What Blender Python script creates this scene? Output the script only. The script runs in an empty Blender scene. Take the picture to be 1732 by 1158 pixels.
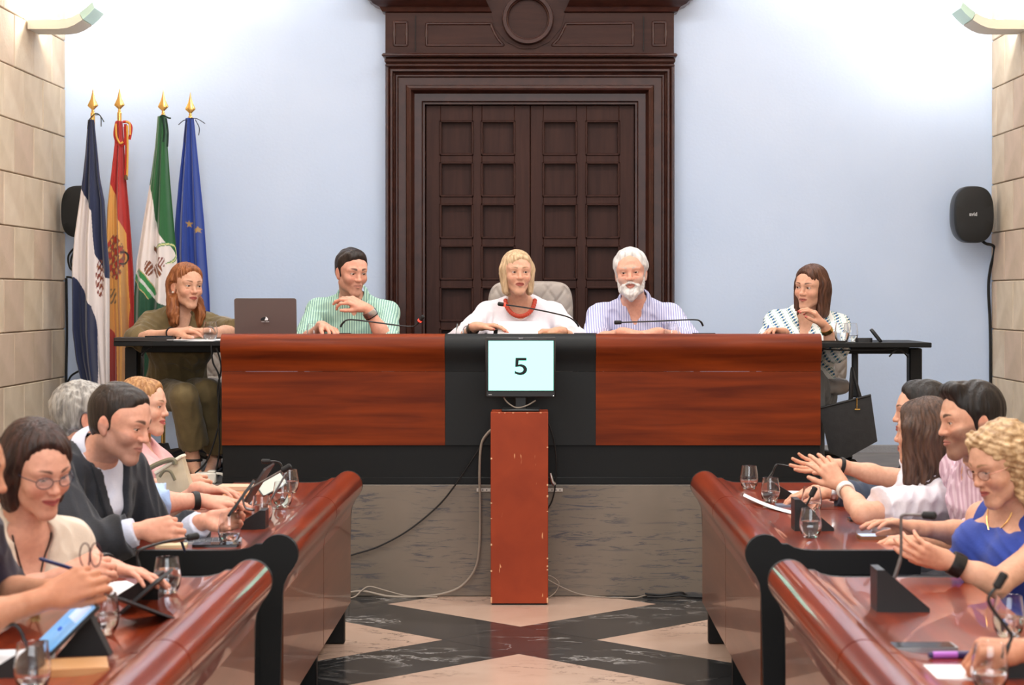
import bpy, math, random
import numpy as np
from mathutils import Vector, Matrix, Euler
random.seed(7)
rng = np.random.default_rng(7)
sc = bpy.context.scene
COL = sc.collection
PI = math.pi
F, VX, VY, CH = 3300.0, 912.0, 500.0, 1.50      # focal length (px of 1732), vanishing point, eye height

# ---------------------------------------------------------------- camera, world, lights, exposure
cam_d = bpy.data.cameras.new('camera'); cam = bpy.data.objects.new('camera', cam_d); COL.objects.link(cam)
cam.location = (0, 0, CH); cam.rotation_euler = (PI/2, 0, 0)
cam_d.sensor_width = 36; cam_d.lens = F/1732*36
cam_d.shift_x = (866-VX)/1732; cam_d.shift_y = (VY-579)/1732
cam_d.clip_start = .05; cam_d.clip_end = 60
cam_d.dof.use_dof = True; cam_d.dof.focus_distance = 9.6; cam_d.dof.aperture_fstop = 5.6
sc.camera = cam
w = bpy.data.worlds.new('world'); sc.world = w; w.use_nodes = True
w.node_tree.nodes['Background'].inputs[0].default_value = (.93, .96, 1, 1)
w.node_tree.nodes['Background'].inputs[1].default_value = .55
def area(name, loc, rot, sx, sy, power, col=(1, 1, 1)):
    d = bpy.data.lights.new(name, 'AREA'); d.shape = 'RECTANGLE'; d.size = sx; d.size_y = sy; d.energy = power; d.color = col
    o = bpy.data.objects.new(name, d); COL.objects.link(o); o.location = loc; o.rotation_euler = rot
    return o
for i, (x, y) in enumerate([(-1.7, 3.2), (1.6, 3.2), (-1.7, 6.6), (1.6, 6.6)]):   # rows of ceiling lamps
    area('ceiling_lamp', (x, y, 4.4), (0, 0, 0), .5, 2.4, 105, (1, .985, .965))
area('ceiling_lamp', (-.05, 9.3, 4.4), (0, 0, 0), 3.0, .5, 95, (1, .98, .95))
area('fill_light', (0, -1.6, 2.6), (PI/2-.15, 0, 0), 4.4, 2.2, 230, (.93, .97, 1))  # added soft fill from behind the camera; no window is built there
sc.view_settings.view_transform = 'Standard'; sc.view_settings.look = 'None'
sc.view_settings.gamma = 1; sc.view_settings.use_curve_mapping = False
sc.view_settings.exposure = -.5

# ---------------------------------------------------------------- helpers
WM = {}
def px(x, y, Y): return Vector(((x-VX)/F*Y, Y, CH-(y-VY)/F*Y))
def setp(o, label=None, cat=None, group=None, kind=None):
    if label: o['label'] = label
    if cat: o['category'] = cat
    if group: o['group'] = group
    if kind: o['kind'] = kind
    return o
def thing(name, label, cat, loc=(0, 0, 0), rz=0, group=None, kind=None):
    o = bpy.data.objects.new(name, None); COL.objects.link(o)
    o.location = loc; o.rotation_euler = (0, 0, rz); o.empty_display_size = .1
    WM[o.name] = Matrix.Translation(Vector(loc)) @ Matrix.Rotation(rz, 4, 'Z')
    return setp(o, label, cat, group, kind)
class MB:
    def __init__(s): s.v = []; s.f = []; s.m = []; s.cur = 0
    def add(s, v, f):
        n = len(s.v); s.v += [tuple(p) for p in v]
        for q in f: s.f.append(tuple(i+n for i in q)); s.m.append(s.cur)
        return s
    def box(s, c, d, rot=None, b=0.0):
        """chamfered box: centre, full dims, optional 3x3 rotation"""
        hx, hy, hz = d[0]/2, d[1]/2, d[2]/2
        b = min(b, hx*.9, hy*.9, hz*.9)
        R = rot if rot is not None else Matrix.Identity(3); c = Vector(c)
        if b <= 0:
            v = [Vector((x*hx, y*hy, z*hz)) for x in (-1, 1) for y in (-1, 1) for z in (-1, 1)]
            f = [(0, 1, 3, 2), (4, 6, 7, 5), (0, 4, 5, 1), (2, 3, 7, 6), (0, 2, 6, 4), (1, 5, 7, 3)]
        else:
            v = []; idx = {}
            for x in (-1, 1):
                for y in (-1, 1):
                    for z in (-1, 1):
                        for a in range(3):
                            p = [x*(hx-b), y*(hy-b), z*(hz-b)]; p[a] = (x*hx, y*hy, z*hz)[a]
                            idx[(x, y, z, a)] = len(v); v.append(Vector(p))
            f = []
            for a in range(3):
                o1, o2 = [(1, 2), (0, 2), (0, 1)][a]
                for sg in (-1, 1):
                    q = []
                    for u, w_ in ((-1, -1), (1, -1), (1, 1), (-1, 1)):
                        k = [0, 0, 0]; k[a] = sg; k[o1] = u; k[o2] = w_; q.append(idx[(*k, a)])
                    flip = (sg > 0) == (a == 1)
                    f.append(tuple(reversed(q)) if flip else tuple(q))
                for u in (-1, 1):
                    for w_ in (-1, 1):
                        k0 = [0, 0, 0]; k1 = [0, 0, 0]
                        k0[a] = -1; k1[a] = 1; k0[o1] = k1[o1] = u; k0[o2] = k1[o2] = w_
                        q = [idx[(*k0, o1)], idx[(*k1, o1)], idx[(*k1, o2)], idx[(*k0, o2)]]
                        nrm = (v[q[1]]-v[q[0]]).cross(v[q[2]]-v[q[0]])
                        mid = sum((v[i] for i in q), Vector())
                        f.append(tuple(q) if nrm.dot(mid) > 0 else tuple(reversed(q)))
            for x in (-1, 1):
                for y in (-1, 1):
                    for z in (-1, 1):
                        q = [idx[(x, y, z, a)] for a in range(3)]
                        nrm = (v[q[1]]-v[q[0]]).cross(v[q[2]]-v[q[0]])
                        f.append(tuple(q) if nrm.dot(Vector((x, y, z))) > 0 else tuple(reversed(q)))
        return s.add([R @ p + c for p in v], f)
    def tube(s, pts, r, n=8, caps=True):
        pts = [Vector(p) for p in pts]; m = len(pts)
        rs = r if isinstance(r, (list, tuple)) else [r]*m
        v = []; f = []; up = None
        for i, p in enumerate(pts):
            t = (pts[min(i+1, m-1)]-pts[max(i-1, 0)])
            t = t.normalized() if t.length > 1e-9 else Vector((0, 0, 1))
            if up is None: up = Vector((0, 0, 1)) if abs(t.z) < .9 else Vector((1, 0, 0))
            a = t.cross(up); a = a.normalized() if a.length > 1e-6 else t.orthogonal().normalized()
            up = a.cross(t).normalized(); b_ = up
            for k in range(n):
                an = 2*PI*k/n; v.append(p+(a*math.cos(an)+b_*math.sin(an))*rs[i])
        for i in range(m-1):
            for k in range(n):
                f.append((i*n+k, i*n+(k+1) % n, (i+1)*n+(k+1) % n, (i+1)*n+k))
        if caps: f.append(tuple(reversed(range(n)))); f.append(tuple((m-1)*n+k for k in range(n)))
        return s.add(v, f)
    def lathe(s, prof, n=24, M=None, c=(0, 0, 0)):
        """(r,z) pairs about z; r==0 ends close"""
        v = []; f = []; c = Vector(c)
        for r, z in prof:
            for k in range(n):
                a = 2*PI*k/n; p = Vector((r*math.cos(a), r*math.sin(a), z))
                v.append((M @ p if M is not None else p)+c)
        for i in range(len(prof)-1):
            for k in range(n):
                f.append((i*n+k, i*n+(k+1) % n, (i+1)*n+(k+1) % n, (i+1)*n+k))
        return s.add(v, f)
    def prism(s, poly, fn, a, b):
        """closed outline [(u,w)] placed by fn(u,w,t) at t=a and t=b"""
        n = len(poly)
        v = [fn(u, w_, a) for u, w_ in poly]+[fn(u, w_, b) for u, w_ in poly]
        f = [(i, (i+1) % n, n+(i+1) % n, n+i) for i in range(n)]
        f += [tuple(reversed(range(n))), tuple(range(n, 2*n))]
        return s.add(v, f)
    def grid(s, P):
        nu, nv = len(P), len(P[0]); v = [p for row in P for p in row]
        f = [(i*nv+j, (i+1)*nv+j, (i+1)*nv+j+1, i*nv+j+1) for i in range(nu-1) for j in range(nv-1)]
        return s.add(v, f)
    def ball(s, c, r, n=12, R=None):
        r = r if isinstance(r, (tuple, list)) else (r, r, r); v = []; f = []; m = n//2; c = Vector(c)
        for i in range(m+1):
            th = PI*i/m
            for k in range(n):
                a = 2*PI*k/n; p = Vector((r[0]*math.sin(th)*math.cos(a), r[1]*math.sin(th)*math.sin(a), -r[2]*math.cos(th)))
                v.append((R @ p if R is not None else p)+c)
        for i in range(m):
            for k in range(n): f.append((i*n+k, i*n+(k+1) % n, (i+1)*n+(k+1) % n, (i+1)*n+k))
        return s.add(v, f)
def mesh_of(name, mb, mats, smooth=True, fix=True, ang=38):
    me = bpy.data.meshes.new(name); me.from_pydata(mb.v, [], mb.f)
    mats = mats if isinstance(mats, (list, tuple)) else [mats]
    for m in mats: me.materials.append(m)
    if len(mats) > 1: me.polygons.foreach_set('material_index', mb.m)
    if fix:
        import bmesh
        bm = bmesh.new(); bm.from_mesh(me); bmesh.ops.remove_doubles(bm, verts=bm.verts, dist=1e-6)
        bmesh.ops.recalc_face_normals(bm, faces=bm.faces); bm.to_mesh(me); bm.free()
    if smooth:
        me.polygons.foreach_set('use_smooth', [True]*len(me.polygons)); me.set_sharp_from_angle(angle=math.radians(ang))
    me.update()
    return me
def link(name, me, parent=None, world=False, loc=(0, 0, 0)):
    o = bpy.data.objects.new(name, me); COL.objects.link(o)
    M = Matrix.Translation(Vector(loc))
    if parent is not None:
        o.parent = parent
        if world: me.transform(WM[parent.name].inverted())
        WM[o.name] = WM[parent.name] @ M
    else: WM[o.name] = M
    o.location = loc
    return o
def part(name, mb, mats, parent=None, world=False, smooth=True, label=None, kind=None, fix=True, ang=38, loc=(0, 0, 0)):
    o = link(name, mesh_of(name, mb, mats, smooth, fix, ang), parent, world, loc)
    if label: o['label'] = label
    if kind: o['kind'] = kind
    return o
def dup(root, loc, rz=None, label=None):
    def cp(o, par):
        c = o.copy(); COL.objects.link(c); c.parent = par
        for ch in kids.get(o.name, []): cp(ch, c)
        return c
    kids = {}
    for o in COL.objects:
        if o.parent is not None: kids.setdefault(o.parent.name, []).append(o)
    r = cp(root, None); r.location = loc
    if rz is not None: r.rotation_euler = (0, 0, rz)
    WM[r.name] = Matrix.Translation(Vector(loc)) @ Matrix.Rotation(r.rotation_euler.z, 4, 'Z')
    if label: r['label'] = label
    return r
def spline(pts, n=8):
    """Catmull-Rom through points"""
    P = [Vector(p) for p in pts]; out = []
    for i in range(len(P)-1):
        p0, p1, p2, p3 = P[max(i-1, 0)], P[i], P[i+1], P[min(i+2, len(P)-1)]
        for k in range(n):
            t = k/n
            out.append(.5*((2*p1)+(p2-p0)*t+(2*p0-5*p1+4*p2-p3)*t*t+(3*p1-p0-3*p2+p3)*t**3))
    out.append(P[-1]); return out

# ---------------------------------------------------------------- materials
def mat(name, col, rough=.5, metal=0, col2=None, scale=8, stretch=(1, 1, 1), detail=4, bump=0, bscale=None, lo=.35, hi=.65,
        emit=0, trans=0, ior=1.45, coat=0, sheen=0, alpha=1, attr=None, spec=.5, sss=0, bdist=.004):
    m = bpy.data.materials.new(name); m.use_nodes = True
    nt = m.node_tree; N = nt.nodes; L = nt.links; b = N['Principled BSDF']
    I = b.inputs
    I['Base Color'].default_value = (*col, 1); I['Roughness'].default_value = rough; I['Metallic'].default_value = metal
    I['Specular IOR Level'].default_value = spec; I['IOR'].default_value = ior
    if emit: I['Emission Color'].default_value = (*col, 1); I['Emission Strength'].default_value = emit
    if trans: I['Transmission Weight'].default_value = trans
    if coat: I['Coat Weight'].default_value = coat; I['Coat Roughness'].default_value = .03
    if sheen: I['Sheen Weight'].default_value = sheen
    if sss:
        I['Subsurface Weight'].default_value = sss; I['Subsurface Radius'].default_value = (1, .35, .2); I['Subsurface Scale'].default_value = .008
    tc = None
    if col2 is not None or bump:
        tc = N.new('ShaderNodeTexCoord'); mp = N.new('ShaderNodeMapping'); mp.inputs['Scale'].default_value = stretch
        L.new(tc.outputs['Object'], mp.inputs[0])
    src = None
    if attr:
        at = N.new('ShaderNodeAttribute'); at.attribute_name = attr; src = at.outputs['Color']; L.new(src, I['Base Color'])
    if col2 is not None:
        nz = N.new('ShaderNodeTexNoise'); nz.inputs['Scale'].default_value = scale; nz.inputs['Detail'].default_value = detail
        nz.inputs['Distortion'].default_value = .4
        L.new(mp.outputs[0], nz.inputs['Vector'])
        cr = N.new('ShaderNodeValToRGB'); cr.color_ramp.elements[0].position = lo; cr.color_ramp.elements[1].position = hi
        cr.color_ramp.elements[0].color = (*col, 1); cr.color_ramp.elements[1].color = (*col2, 1)
        L.new(nz.outputs['Fac'], cr.inputs[0])
        if attr:
            mx = N.new('ShaderNodeMix'); mx.data_type = 'RGBA'; mx.blend_type = 'MULTIPLY'; mx.inputs[0].default_value = 1
            L.new(src, mx.inputs[6]); L.new(cr.outputs[0], mx.inputs[7]); L.new(mx.outputs[2], I['Base Color'])
        else: L.new(cr.outputs[0], I['Base Color'])
    if bump:
        n2 = N.new('ShaderNodeTexNoise'); n2.inputs['Scale'].default_value = bscale or scale*4; n2.inputs['Detail'].default_value = 3
        L.new(mp.outputs[0], n2.inputs['Vector'])
        bp = N.new('ShaderNodeBump'); bp.inputs['Strength'].default_value = bump; bp.inputs['Distance'].default_value = bdist
        L.new(n2.outputs['Fac'], bp.inputs['Height']); L.new(bp.outputs[0], I['Normal'])
    return m
def nodes(m): return m.node_tree.nodes, m.node_tree.links, m.node_tree.nodes['Principled BSDF']
def srgb(r, g, b):
    f = lambda c: (c/255/12.92) if c/255 <= .04045 else ((c/255+.055)/1.055)**2.4
    return (f(r), f(g), f(b))
M = {}
M['blue_wall'] = mat('blue_wall_paint', srgb(202, 218, 244), .85, col2=srgb(194, 212, 240), scale=.9, bump=.15, bscale=60)
M['stone'] = mat('limestone', srgb(206, 184, 158), .9, col2=srgb(226, 209, 186), scale=3.5, detail=8, bump=.5, bscale=45)
M['stone_b'] = mat('limestone_pale', srgb(222, 204, 180), .9, col2=srgb(205, 186, 160), scale=5, detail=8, bump=.5, bscale=40)
M['stone_c'] = mat('limestone_rosy', srgb(213, 189, 168), .9, col2=srgb(196, 174, 150), scale=4, detail=8, bump=.5, bscale=50)
M['mortar'] = mat('mortar', srgb(160, 140, 118), .95)
M['ceiling'] = mat('ceiling_plaster', srgb(240, 240, 238), .9)
M['dark_wood'] = mat('dark_stained_wood', srgb(50, 27, 23), .5, spec=.25, col2=srgb(60, 35, 29), scale=6, stretch=(6, 6, .5), detail=6, bump=.12, bscale=20)
M['dark_wood_h'] = mat('dark_stained_rail', srgb(50, 27, 23), .5, spec=.25, col2=srgb(60, 35, 29), scale=6, stretch=(.5, 6, 6), detail=6, bump=.12, bscale=20)
M['gloss_wood'] = mat('dark_polished_moulding', srgb(52, 27, 22), .28, spec=.4, col2=srgb(64, 35, 28), scale=5, stretch=(3, 3, 3))
def cherry(name, st, c1, c2, rough, coat):
    return mat(name, srgb(*c1), rough, col2=srgb(*c2), scale=2.2, stretch=st, detail=8, lo=.3, hi=.72, coat=coat)
M['cherry_x'] = cherry('cherry_veneer_x', (.7, 9, 9), (88, 28, 3), (136, 54, 12), .5, .02); M['cherry_x'].node_tree.nodes['Principled BSDF'].inputs['Specular IOR Level'].default_value = .22
M['cherry_y'] = cherry('cherry_veneer_gloss', (9, .6, 9), (104, 30, 6), (150, 54, 16), .28, .6)
M['cherry_face'] = cherry('cherry_veneer_face', (9, .6, 7), (88, 48, 32), (120, 72, 52), .28, .35)
M['black_desk'] = mat('black_laminate', (.0065, .0072, .008), .5, spec=.3)
M['char_desk'] = mat('charcoal_laminate', (.013, .0145, .0158), .55, spec=.3)
M['black_plastic'] = mat('black_plastic', (.01, .01, .011), .35)
M['black_matte'] = mat('black_matte', (.014, .014, .015), .7)
M['rubber'] = mat('black_cable', (.008, .008, .009), .5)
M['grey_cable'] = mat('grey_cable', srgb(150, 138, 126), .5)
M['white_plastic'] = mat('white_plastic', srgb(232, 230, 222), .4)
M['steel'] = mat('brushed_steel', (.55, .55, .56), .3, 1)
M['silver'] = mat('silver_grey', srgb(118, 112, 112), .35, .6)
M['gold'] = mat('polished_brass', (.85, .55, .18), .22, 1)
M['paper'] = mat('white_paper', srgb(240, 242, 246), .8)
M['screen_dark'] = mat('dark_glass_screen', (.01, .011, .014), .12, spec=.6)
def glassmat(name, col, ior, rough=0):
    return mat(name, col, rough, trans=1, ior=ior)
M['glass'] = glassmat('clear_glass', (.98, .99, 1), 1.45)
M['water'] = glassmat('water', (.97, .99, 1), 1.33)
# ================================================================ ROOM SHELL
WL, WR, YB, ZC, X0 = -2.86, 2.73, 11.77, 4.6, -.085
ZP, YP = .555, 9.744                      # dais platform: top height, front face
floor = part('floor', MB().box((-.065, 4.9, -.05), (6.2, 15.4, .076)), M['mortar'], kind='structure')
part('ceiling', MB().box((-.065, 4.9, ZC+.1), (6.2, 15.4, .2)), M['ceiling'], kind='structure')
# marble paving: light squares, dark bands and crossing squares, turned 45 degrees
def marble(name, c1, c2, vein, vw, vscale):
    m = mat(name, c1, .16, col2=c2, scale=2.5, detail=6)
    N, L, b = nodes(m)
    tc = N.new('ShaderNodeTexCoord'); oi = N.new('ShaderNodeObjectInfo'); ad = N.new('ShaderNodeVectorMath'); ad.operation = 'ADD'
    mu = N.new('ShaderNodeMath'); mu.operation = 'MULTIPLY'; mu.inputs[1].default_value = 37
    L.new(oi.outputs['Random'], mu.inputs[0]); L.new(tc.outputs['Object'], ad.inputs[0]); L.new(mu.outputs[0], ad.inputs[1])
    mp = N.new('ShaderNodeMapping'); mp.inputs['Rotation'].default_value = (0, 0, .5); mp.inputs['Scale'].default_value = (1, 2.2, 1)
    L.new(ad.outputs[0], mp.inputs[0])
    nz = N.new('ShaderNodeTexNoise'); nz.inputs['Scale'].default_value = vscale; nz.inputs['Detail'].default_value = 9; nz.inputs['Roughness'].default_value = .62
    nz.inputs['Distortion'].default_value = .5
    L.new(mp.outputs[0], nz.inputs['Vector'])
    s1 = N.new('ShaderNodeMath'); s1.operation = 'SUBTRACT'; s1.inputs[1].default_value = .5; L.new(nz.outputs['Fac'], s1.inputs[0])
    s2 = N.new('ShaderNodeMath'); s2.operation = 'ABSOLUTE'; L.new(s1.outputs[0], s2.inputs[0])
    cr = N.new('ShaderNodeValToRGB'); cr.color_ramp.elements[0].color = (1, 1, 1, 1); cr.color_ramp.elements[1].color = (0, 0, 0, 1)
    cr.color_ramp.elements[0].position = 0; cr.color_ramp.elements[1].position = vw; L.new(s2.outputs[0], cr.inputs[0])
    n3 = N.new('ShaderNodeTexNoise'); n3.inputs['Scale'].default_value = 1.7; L.new(ad.outputs[0], n3.inputs['Vector'])
    r3 = N.new('ShaderNodeValToRGB'); r3.color_ramp.elements[0].position = .45; r3.color_ramp.elements[1].position = .62; L.new(n3.outputs['Fac'], r3.inputs[0])
    m3 = N.new('ShaderNodeMath'); m3.operation = 'MULTIPLY'; L.new(cr.outputs[0], m3.inputs[0]); L.new(r3.outputs[0], m3.inputs[1])
    mx = N.new('ShaderNodeMix'); mx.data_type = 'RGBA'; L.new(m3.outputs[0], mx.inputs[0])
    L.new(b.inputs['Base Color'].links[0].from_socket, mx.inputs[6]); mx.inputs[7].default_value = (*vein, 1)
    L.new(mx.outputs[2], b.inputs['Base Color'])
    return m
M['marble_light'] = marble('rosy_cream_marble', srgb(206, 178, 160), srgb(194, 164, 146), srgb(128, 108, 98), .018, 2.6)
M['marble_dark'] = marble('black_veined_marble', (.022, .023, .024), (.04, .04, .042), srgb(175, 172, 170), .013, 1.5)
def clip(poly, nx, ny, d):                # keep nx*x+ny*y<=d
    out = []
    for i in range(len(poly)):
        a, b = poly[i], poly[(i+1) % len(poly)]
        fa, fb = nx*a[0]+ny*a[1]-d, nx*b[0]+ny*b[1]-d
        if fa <= 0: out.append(a)
        if (fa < 0 < fb) or (fb < 0 < fa):
            t = fa/(fa-fb); out.append((a[0]+t*(b[0]-a[0]), a[1]+t*(b[1]-a[1])))
    return out
TX, TY, Q, HB = -.085, 8.512, 1.40/2, .238
def tile(u0, u1, v0, v1, m):
    g = .0012; r = math.sqrt(.5)
    uv = [(u0+g, v0+g), (u1-g, v0+g), (u1-g, v1-g), (u0+g, v1-g)]
    p = [(TX+(u+v)*r, TY+(u-v)*r) for u, v in uv]
    for n in ((0, 1, YP-.002), (0, -1, -3.0), (1, 0, WR-.002), (-1, 0, -WL-.002)): p = clip(p, *n)
    if len(p) < 3: return
    cx = sum(q[0] for q in p)/len(p); cy = sum(q[1] for q in p)/len(p)
    b = MB().prism([(q[0]-cx, q[1]-cy) for q in p], lambda x, y, t: (x, y, t), -.011, 0)
    part('marble_tile', b, m, floor, smooth=False, loc=(cx, cy, 0))
WM['floor'] = Matrix.Identity(4)
for i in range(-7, 5):
    for j in range(-4, 6):
        u, v = i*1.4, j*1.4
        if abs((u+v)*.7071+TX) > 4.2 or not 1.5 < (u-v)*.7071+TY < 11: continue
        tile(u-HB, u+HB, v-HB, v+HB, M['marble_dark'])
        tile(u-HB, u+HB, v+HB, v+1.4-HB, M['marble_dark'])
        tile(u+HB, u+1.4-HB, v-HB, v+HB, M['marble_dark'])
        tile(u+HB, u+1.4-HB, v+HB, v+1.4-HB, M['marble_light'])

# ---- side walls of limestone blocks
def side_wall(name, x, sgn):
    wl = part(name, MB().box((x+sgn*.16, 4.9, ZC/2), (.30, 15.4, ZC)), M['mortar'], kind='structure')
    P = 289/1000.0; z0 = 1.5-(637-500)/280.4
    prot = {}
    rows = range(-5, 12)
    for r in rows:
        za, zb = z0+r*P, z0+(r+1)*P
        off = .12 if r % 2 else .32
        y = YB
        first = True
        while y > 8.2:
            wd = off if first else .41
            first = False
            ya = y-wd
            mm = M[('stone', 'stone_b', 'stone_c')[rng.integers(3)]]
            key = (round(wd, 3), mm.name)
            if key not in prot:
                d = .026
                prot[key] = mesh_of('stone_block', MB().box((0, 0, 0), (d, wd-.006, P-.006), b=.004), mm, smooth=False)
            o = bpy.data.objects.new('stone_block', prot[key]); COL.objects.link(o); o.parent = wl
            o.location = (x+sgn*.012+rng.uniform(-.0015, .0015), (ya+y)/2, (za+zb)/2)
            y = ya
    # the stretch of the wall nearer than the frame shows: same masonry, plain dressed face
    part('dressed_face', MB().box((x+sgn*.012, 2.75, ZC/2), (.026, 10.85, ZC-.01)), M['stone'], wl)
    return wl
side_wall('wall_left', WL, -1)
side_wall('wall_right', WR, 1)
S = 3300/YB
def wx(x): return (x-VX)/S
def wz(y): return CH-(y-VY)/S
DX0, DX1, DZ1 = wx(716), wx(1077), wz(176)
b = MB()
b.box(((WL-.3+DX0)/2, YB+.1, ZC/2), (DX0-WL+.3, .2, ZC)); b.box(((WR+.3+DX1)/2, YB+.1, ZC/2), (WR+.3-DX1, .2, ZC))
b.box(((DX0+DX1)/2, YB+.1, (ZC+DZ1)/2), (DX1-DX0, .2, ZC-DZ1))
part('wall_back', b, M['blue_wall'], kind='structure', smooth=False)
# grey render base that shows along the foot of the back wall, right of the dais
part('baseboard_back', MB().box(((wx(1138)+WR)/2, YB-.008, ZP+.022), (WR-wx(1138)-.02, .014, .05), b=.003), mat('grey_plinth_render', srgb(160, 162, 168), .9, bump=.8, scale=20), kind='structure')
# ---- dais platform
M['plinth'] = mat('grey_distressed_paint', srgb(128, 117, 106), .6, col2=srgb(114, 104, 94), scale=2)
N, L, bs = nodes(M['plinth'])
tc = N.new('ShaderNodeTexCoord'); mp = N.new('ShaderNodeMapping'); mp.inputs['Scale'].default_value = (1.6, 1, 16); L.new(tc.outputs['Object'], mp.inputs[0])
nz = N.new('ShaderNodeTexNoise'); nz.inputs['Scale'].default_value = 3.2; nz.inputs['Detail'].default_value = 7; nz.inputs['Roughness'].default_value = .75; nz.inputs['Distortion'].default_value = .9; L.new(mp.outputs[0], nz.inputs['Vector'])
cr = N.new('ShaderNodeValToRGB'); cr.color_ramp.elements[0].position = .53; cr.color_ramp.elements[1].position = .60; L.new(nz.outputs['Fac'], cr.inputs[0])
n2 = N.new('ShaderNodeTexNoise'); n2.inputs['Scale'].default_value = 2.4; L.new(tc.outputs['Object'], n2.inputs['Vector'])
c2 = N.new('ShaderNodeValToRGB'); c2.color_ramp.elements[0].position = .36; c2.color_ramp.elements[1].position = .50; L.new(n2.outputs['Fac'], c2.inputs[0])
mm = N.new('ShaderNodeMath'); mm.operation = 'MULTIPLY'; L.new(cr.outputs[0], mm.inputs[0]); L.new(c2.outputs[0], mm.inputs[1])
mx = N.new('ShaderNodeMix'); mx.data_type = 'RGBA'; L.new(mm.outputs[0], mx.inputs[0]); L.new(bs.inputs['Base Color'].links[0].from_socket, mx.inputs[6])
mx.inputs[7].default_value = (*srgb(78, 78, 84), 1); L.new(mx.outputs[2], bs.inputs['Base Color'])
M['platform_top'] = mat('grey_platform_floor', srgb(112, 108, 106), .6, col2=srgb(126, 120, 116), scale=6)
plat = part('floor_platform', MB().box((-.065, (YP+.02+YB)/2, ZP/2-.01), (WR-WL-.06, YB-YP-.03, ZP-.02)), M['platform_top'], kind='structure')
part('platform_deck', MB().box((-.065, (YP+.022+YB)/2, ZP-.01), (WR-WL-.07, YB-YP-.024, .02), b=.001), M['platform_top'], plat)
xs = [WL+.04, -1.75, wx(0)*0-.95, -.085, .86, 1.72, WR-.04]
for a, c in zip(xs[:-1], xs[1:]):
    part('front_panel', MB().box(((a+c)/2, YP+.01, ZP/2), (c-a-.003, .02, ZP-.003), b=.001), M['plinth'], plat, smooth=False)

# ---- the portal and its double door
door = thing('door_1', None, None, (0, YB, 0), kind='structure')
def sweep(name, xl, xr, zt, zb, prof, m, parent, y0):
    """mitred architrave: prof = [(u inward, d toward the room)]"""
    R = []
    for (bx, bz, sx, sz) in ((xl, zb, 1, 0), (xl, zt, 1, -1), (xr, zt, -1, -1), (xr, zb, -1, 0)):
        R.append([(bx+sx*u, y0-d, bz+sz*u) for u, d in prof])
    return part(name, MB().grid(R), m, parent, world=True, ang=20)
cm = 1/S
prof = [(0, -.02), (0, .10), (2, .115), (5, .115), (7, .105), (9, .12), (12, .12), (14, .095), (16, .088), (18, .095), (20, .095), (22, .082), (34, .082), (36, .10), (40, .105), (43, .10), (45, .07), (48, .05), (60, .045), (62, .03), (65, .03), (66, -.06)]
sweep('architrave', wx(654), wx(1139), wz(112), ZP+.005, [(u*cm, d) for u, d in prof], M['gloss_wood'], door, YB)
part('door_leak_blocker', MB().box(((DX0+DX1)/2, YB+.12, (DZ1+ZP)/2), (DX1-DX0+.1, .02, DZ1-ZP+.1)), M['black_matte'], door, world=True)  # unseen board added to stop world light leaking through the door seam
# leaves
def leaf(x0, x1, cols):
    yb = YB+.035
    rows = [(205+70.3*i, 261+70.3*i) for i in range(8)]
    zt, zb = wz(178), ZP+.01
    fr = MB(); cs = [x0]+[c for p in cols for c in p]+[x1]
    for i in range(0, len(cs), 2):       # stiles
        a, c = wx(cs[i]), wx(cs[i+1]); fr.box(((a+c)/2, yb, (zt+zb)/2), (c-a, .05, zt-zb), b=.003)
    for a, c in cols:                     # rails
        ys = [178]+[q for r in rows for q in r]
        for i in range(0, len(ys)-1, 2):
            za, zc = wz(ys[i]), wz(ys[i+1]); fr.box(((wx(a)+wx(c))/2, yb, (za+zc)/2), (wx(c)-wx(a), .05, za-zc), b=.003)
    lf = part('door_leaf', fr, M['dark_wood'], door, world=True, smooth=False)
    for a, c in cols:
        for r0, r1 in rows:
            if wz(r0) < zb: continue
            xa, xc, za, zc = wx(a), wx(c), wz(r0), max(wz(r1), zb)
            b = MB(); w_ = xc-xa; h_ = za-zc; cx, cz = (xa+xc)/2, (za+zc)/2
            b.box((cx, yb+.018, cz), (w_+.002, .012, h_+.002))
            t = .014
            for (ox, oz, sx, sz) in ((0, h_/2, w_+t, t), (0, -h_/2, w_+t, t), (-w_/2, 0, t, h_+t), (w_/2, 0, t, h_+t)):
                b.box((cx+ox, yb-.022, cz+oz), (sx, .022, sz), b=.004)
            part('door_panel', b, M['dark_wood'], lf, world=True, smooth=False)
leaf(720.5, 896.5, [(745, 799), (815, 870)])
leaf(897.5, 1073, [(919, 975), (992, 1047)])
# entablature: bed mouldings, frieze, cornice halves, roundel
def band(y0, y1, x0, x1, d, m, nm='bed_moulding', bv=.008):
    return part(nm, MB().box(((wx(x0)+wx(x1))/2, YB-d/2+.01, (wz(y0)+wz(y1))/2), (wx(x1)-wx(x0), d+.02, wz(y0)-wz(y1)), b=bv), m, door, world=True)
band(111, 117, 654, 1139, .125, M['gloss_wood']); band(101, 111, 653, 1140, .13, M['dark_wood_h'], bv=.012); band(95, 101, 649, 1143, .16, M['gloss_wood'], bv=.009)
frieze = band(-60, 96, 654, 1138, .10, M['dark_wood_h'], 'frieze', .003)
def cornice(x0, x1, xin, s):
    pr = [(26, .10), (24, .12), (21, .125), (17, .135), (13, .17), (9, .185), (7, .20), (2, .21), (-2, .235), (-8, .25), (-14, .255), (-20, .255), (-20, -.01)]
    R = []
    for y, d in pr:                       # outer end returns round the corner with the same projection
        o = x0 - s*(d-.10)*S*.95
        R.append([(wx(o), YB+.01, wz(y)), (wx(o), YB-d, wz(y)), (wx(xin + s*(y-26)*.55), YB-d, wz(y)), (wx(xin + s*(y-26)*.55), YB+.01, wz(y))])
    part('cornice', MB().grid(R), M['gloss_wood'], door, world=True, ang=25)
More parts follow.
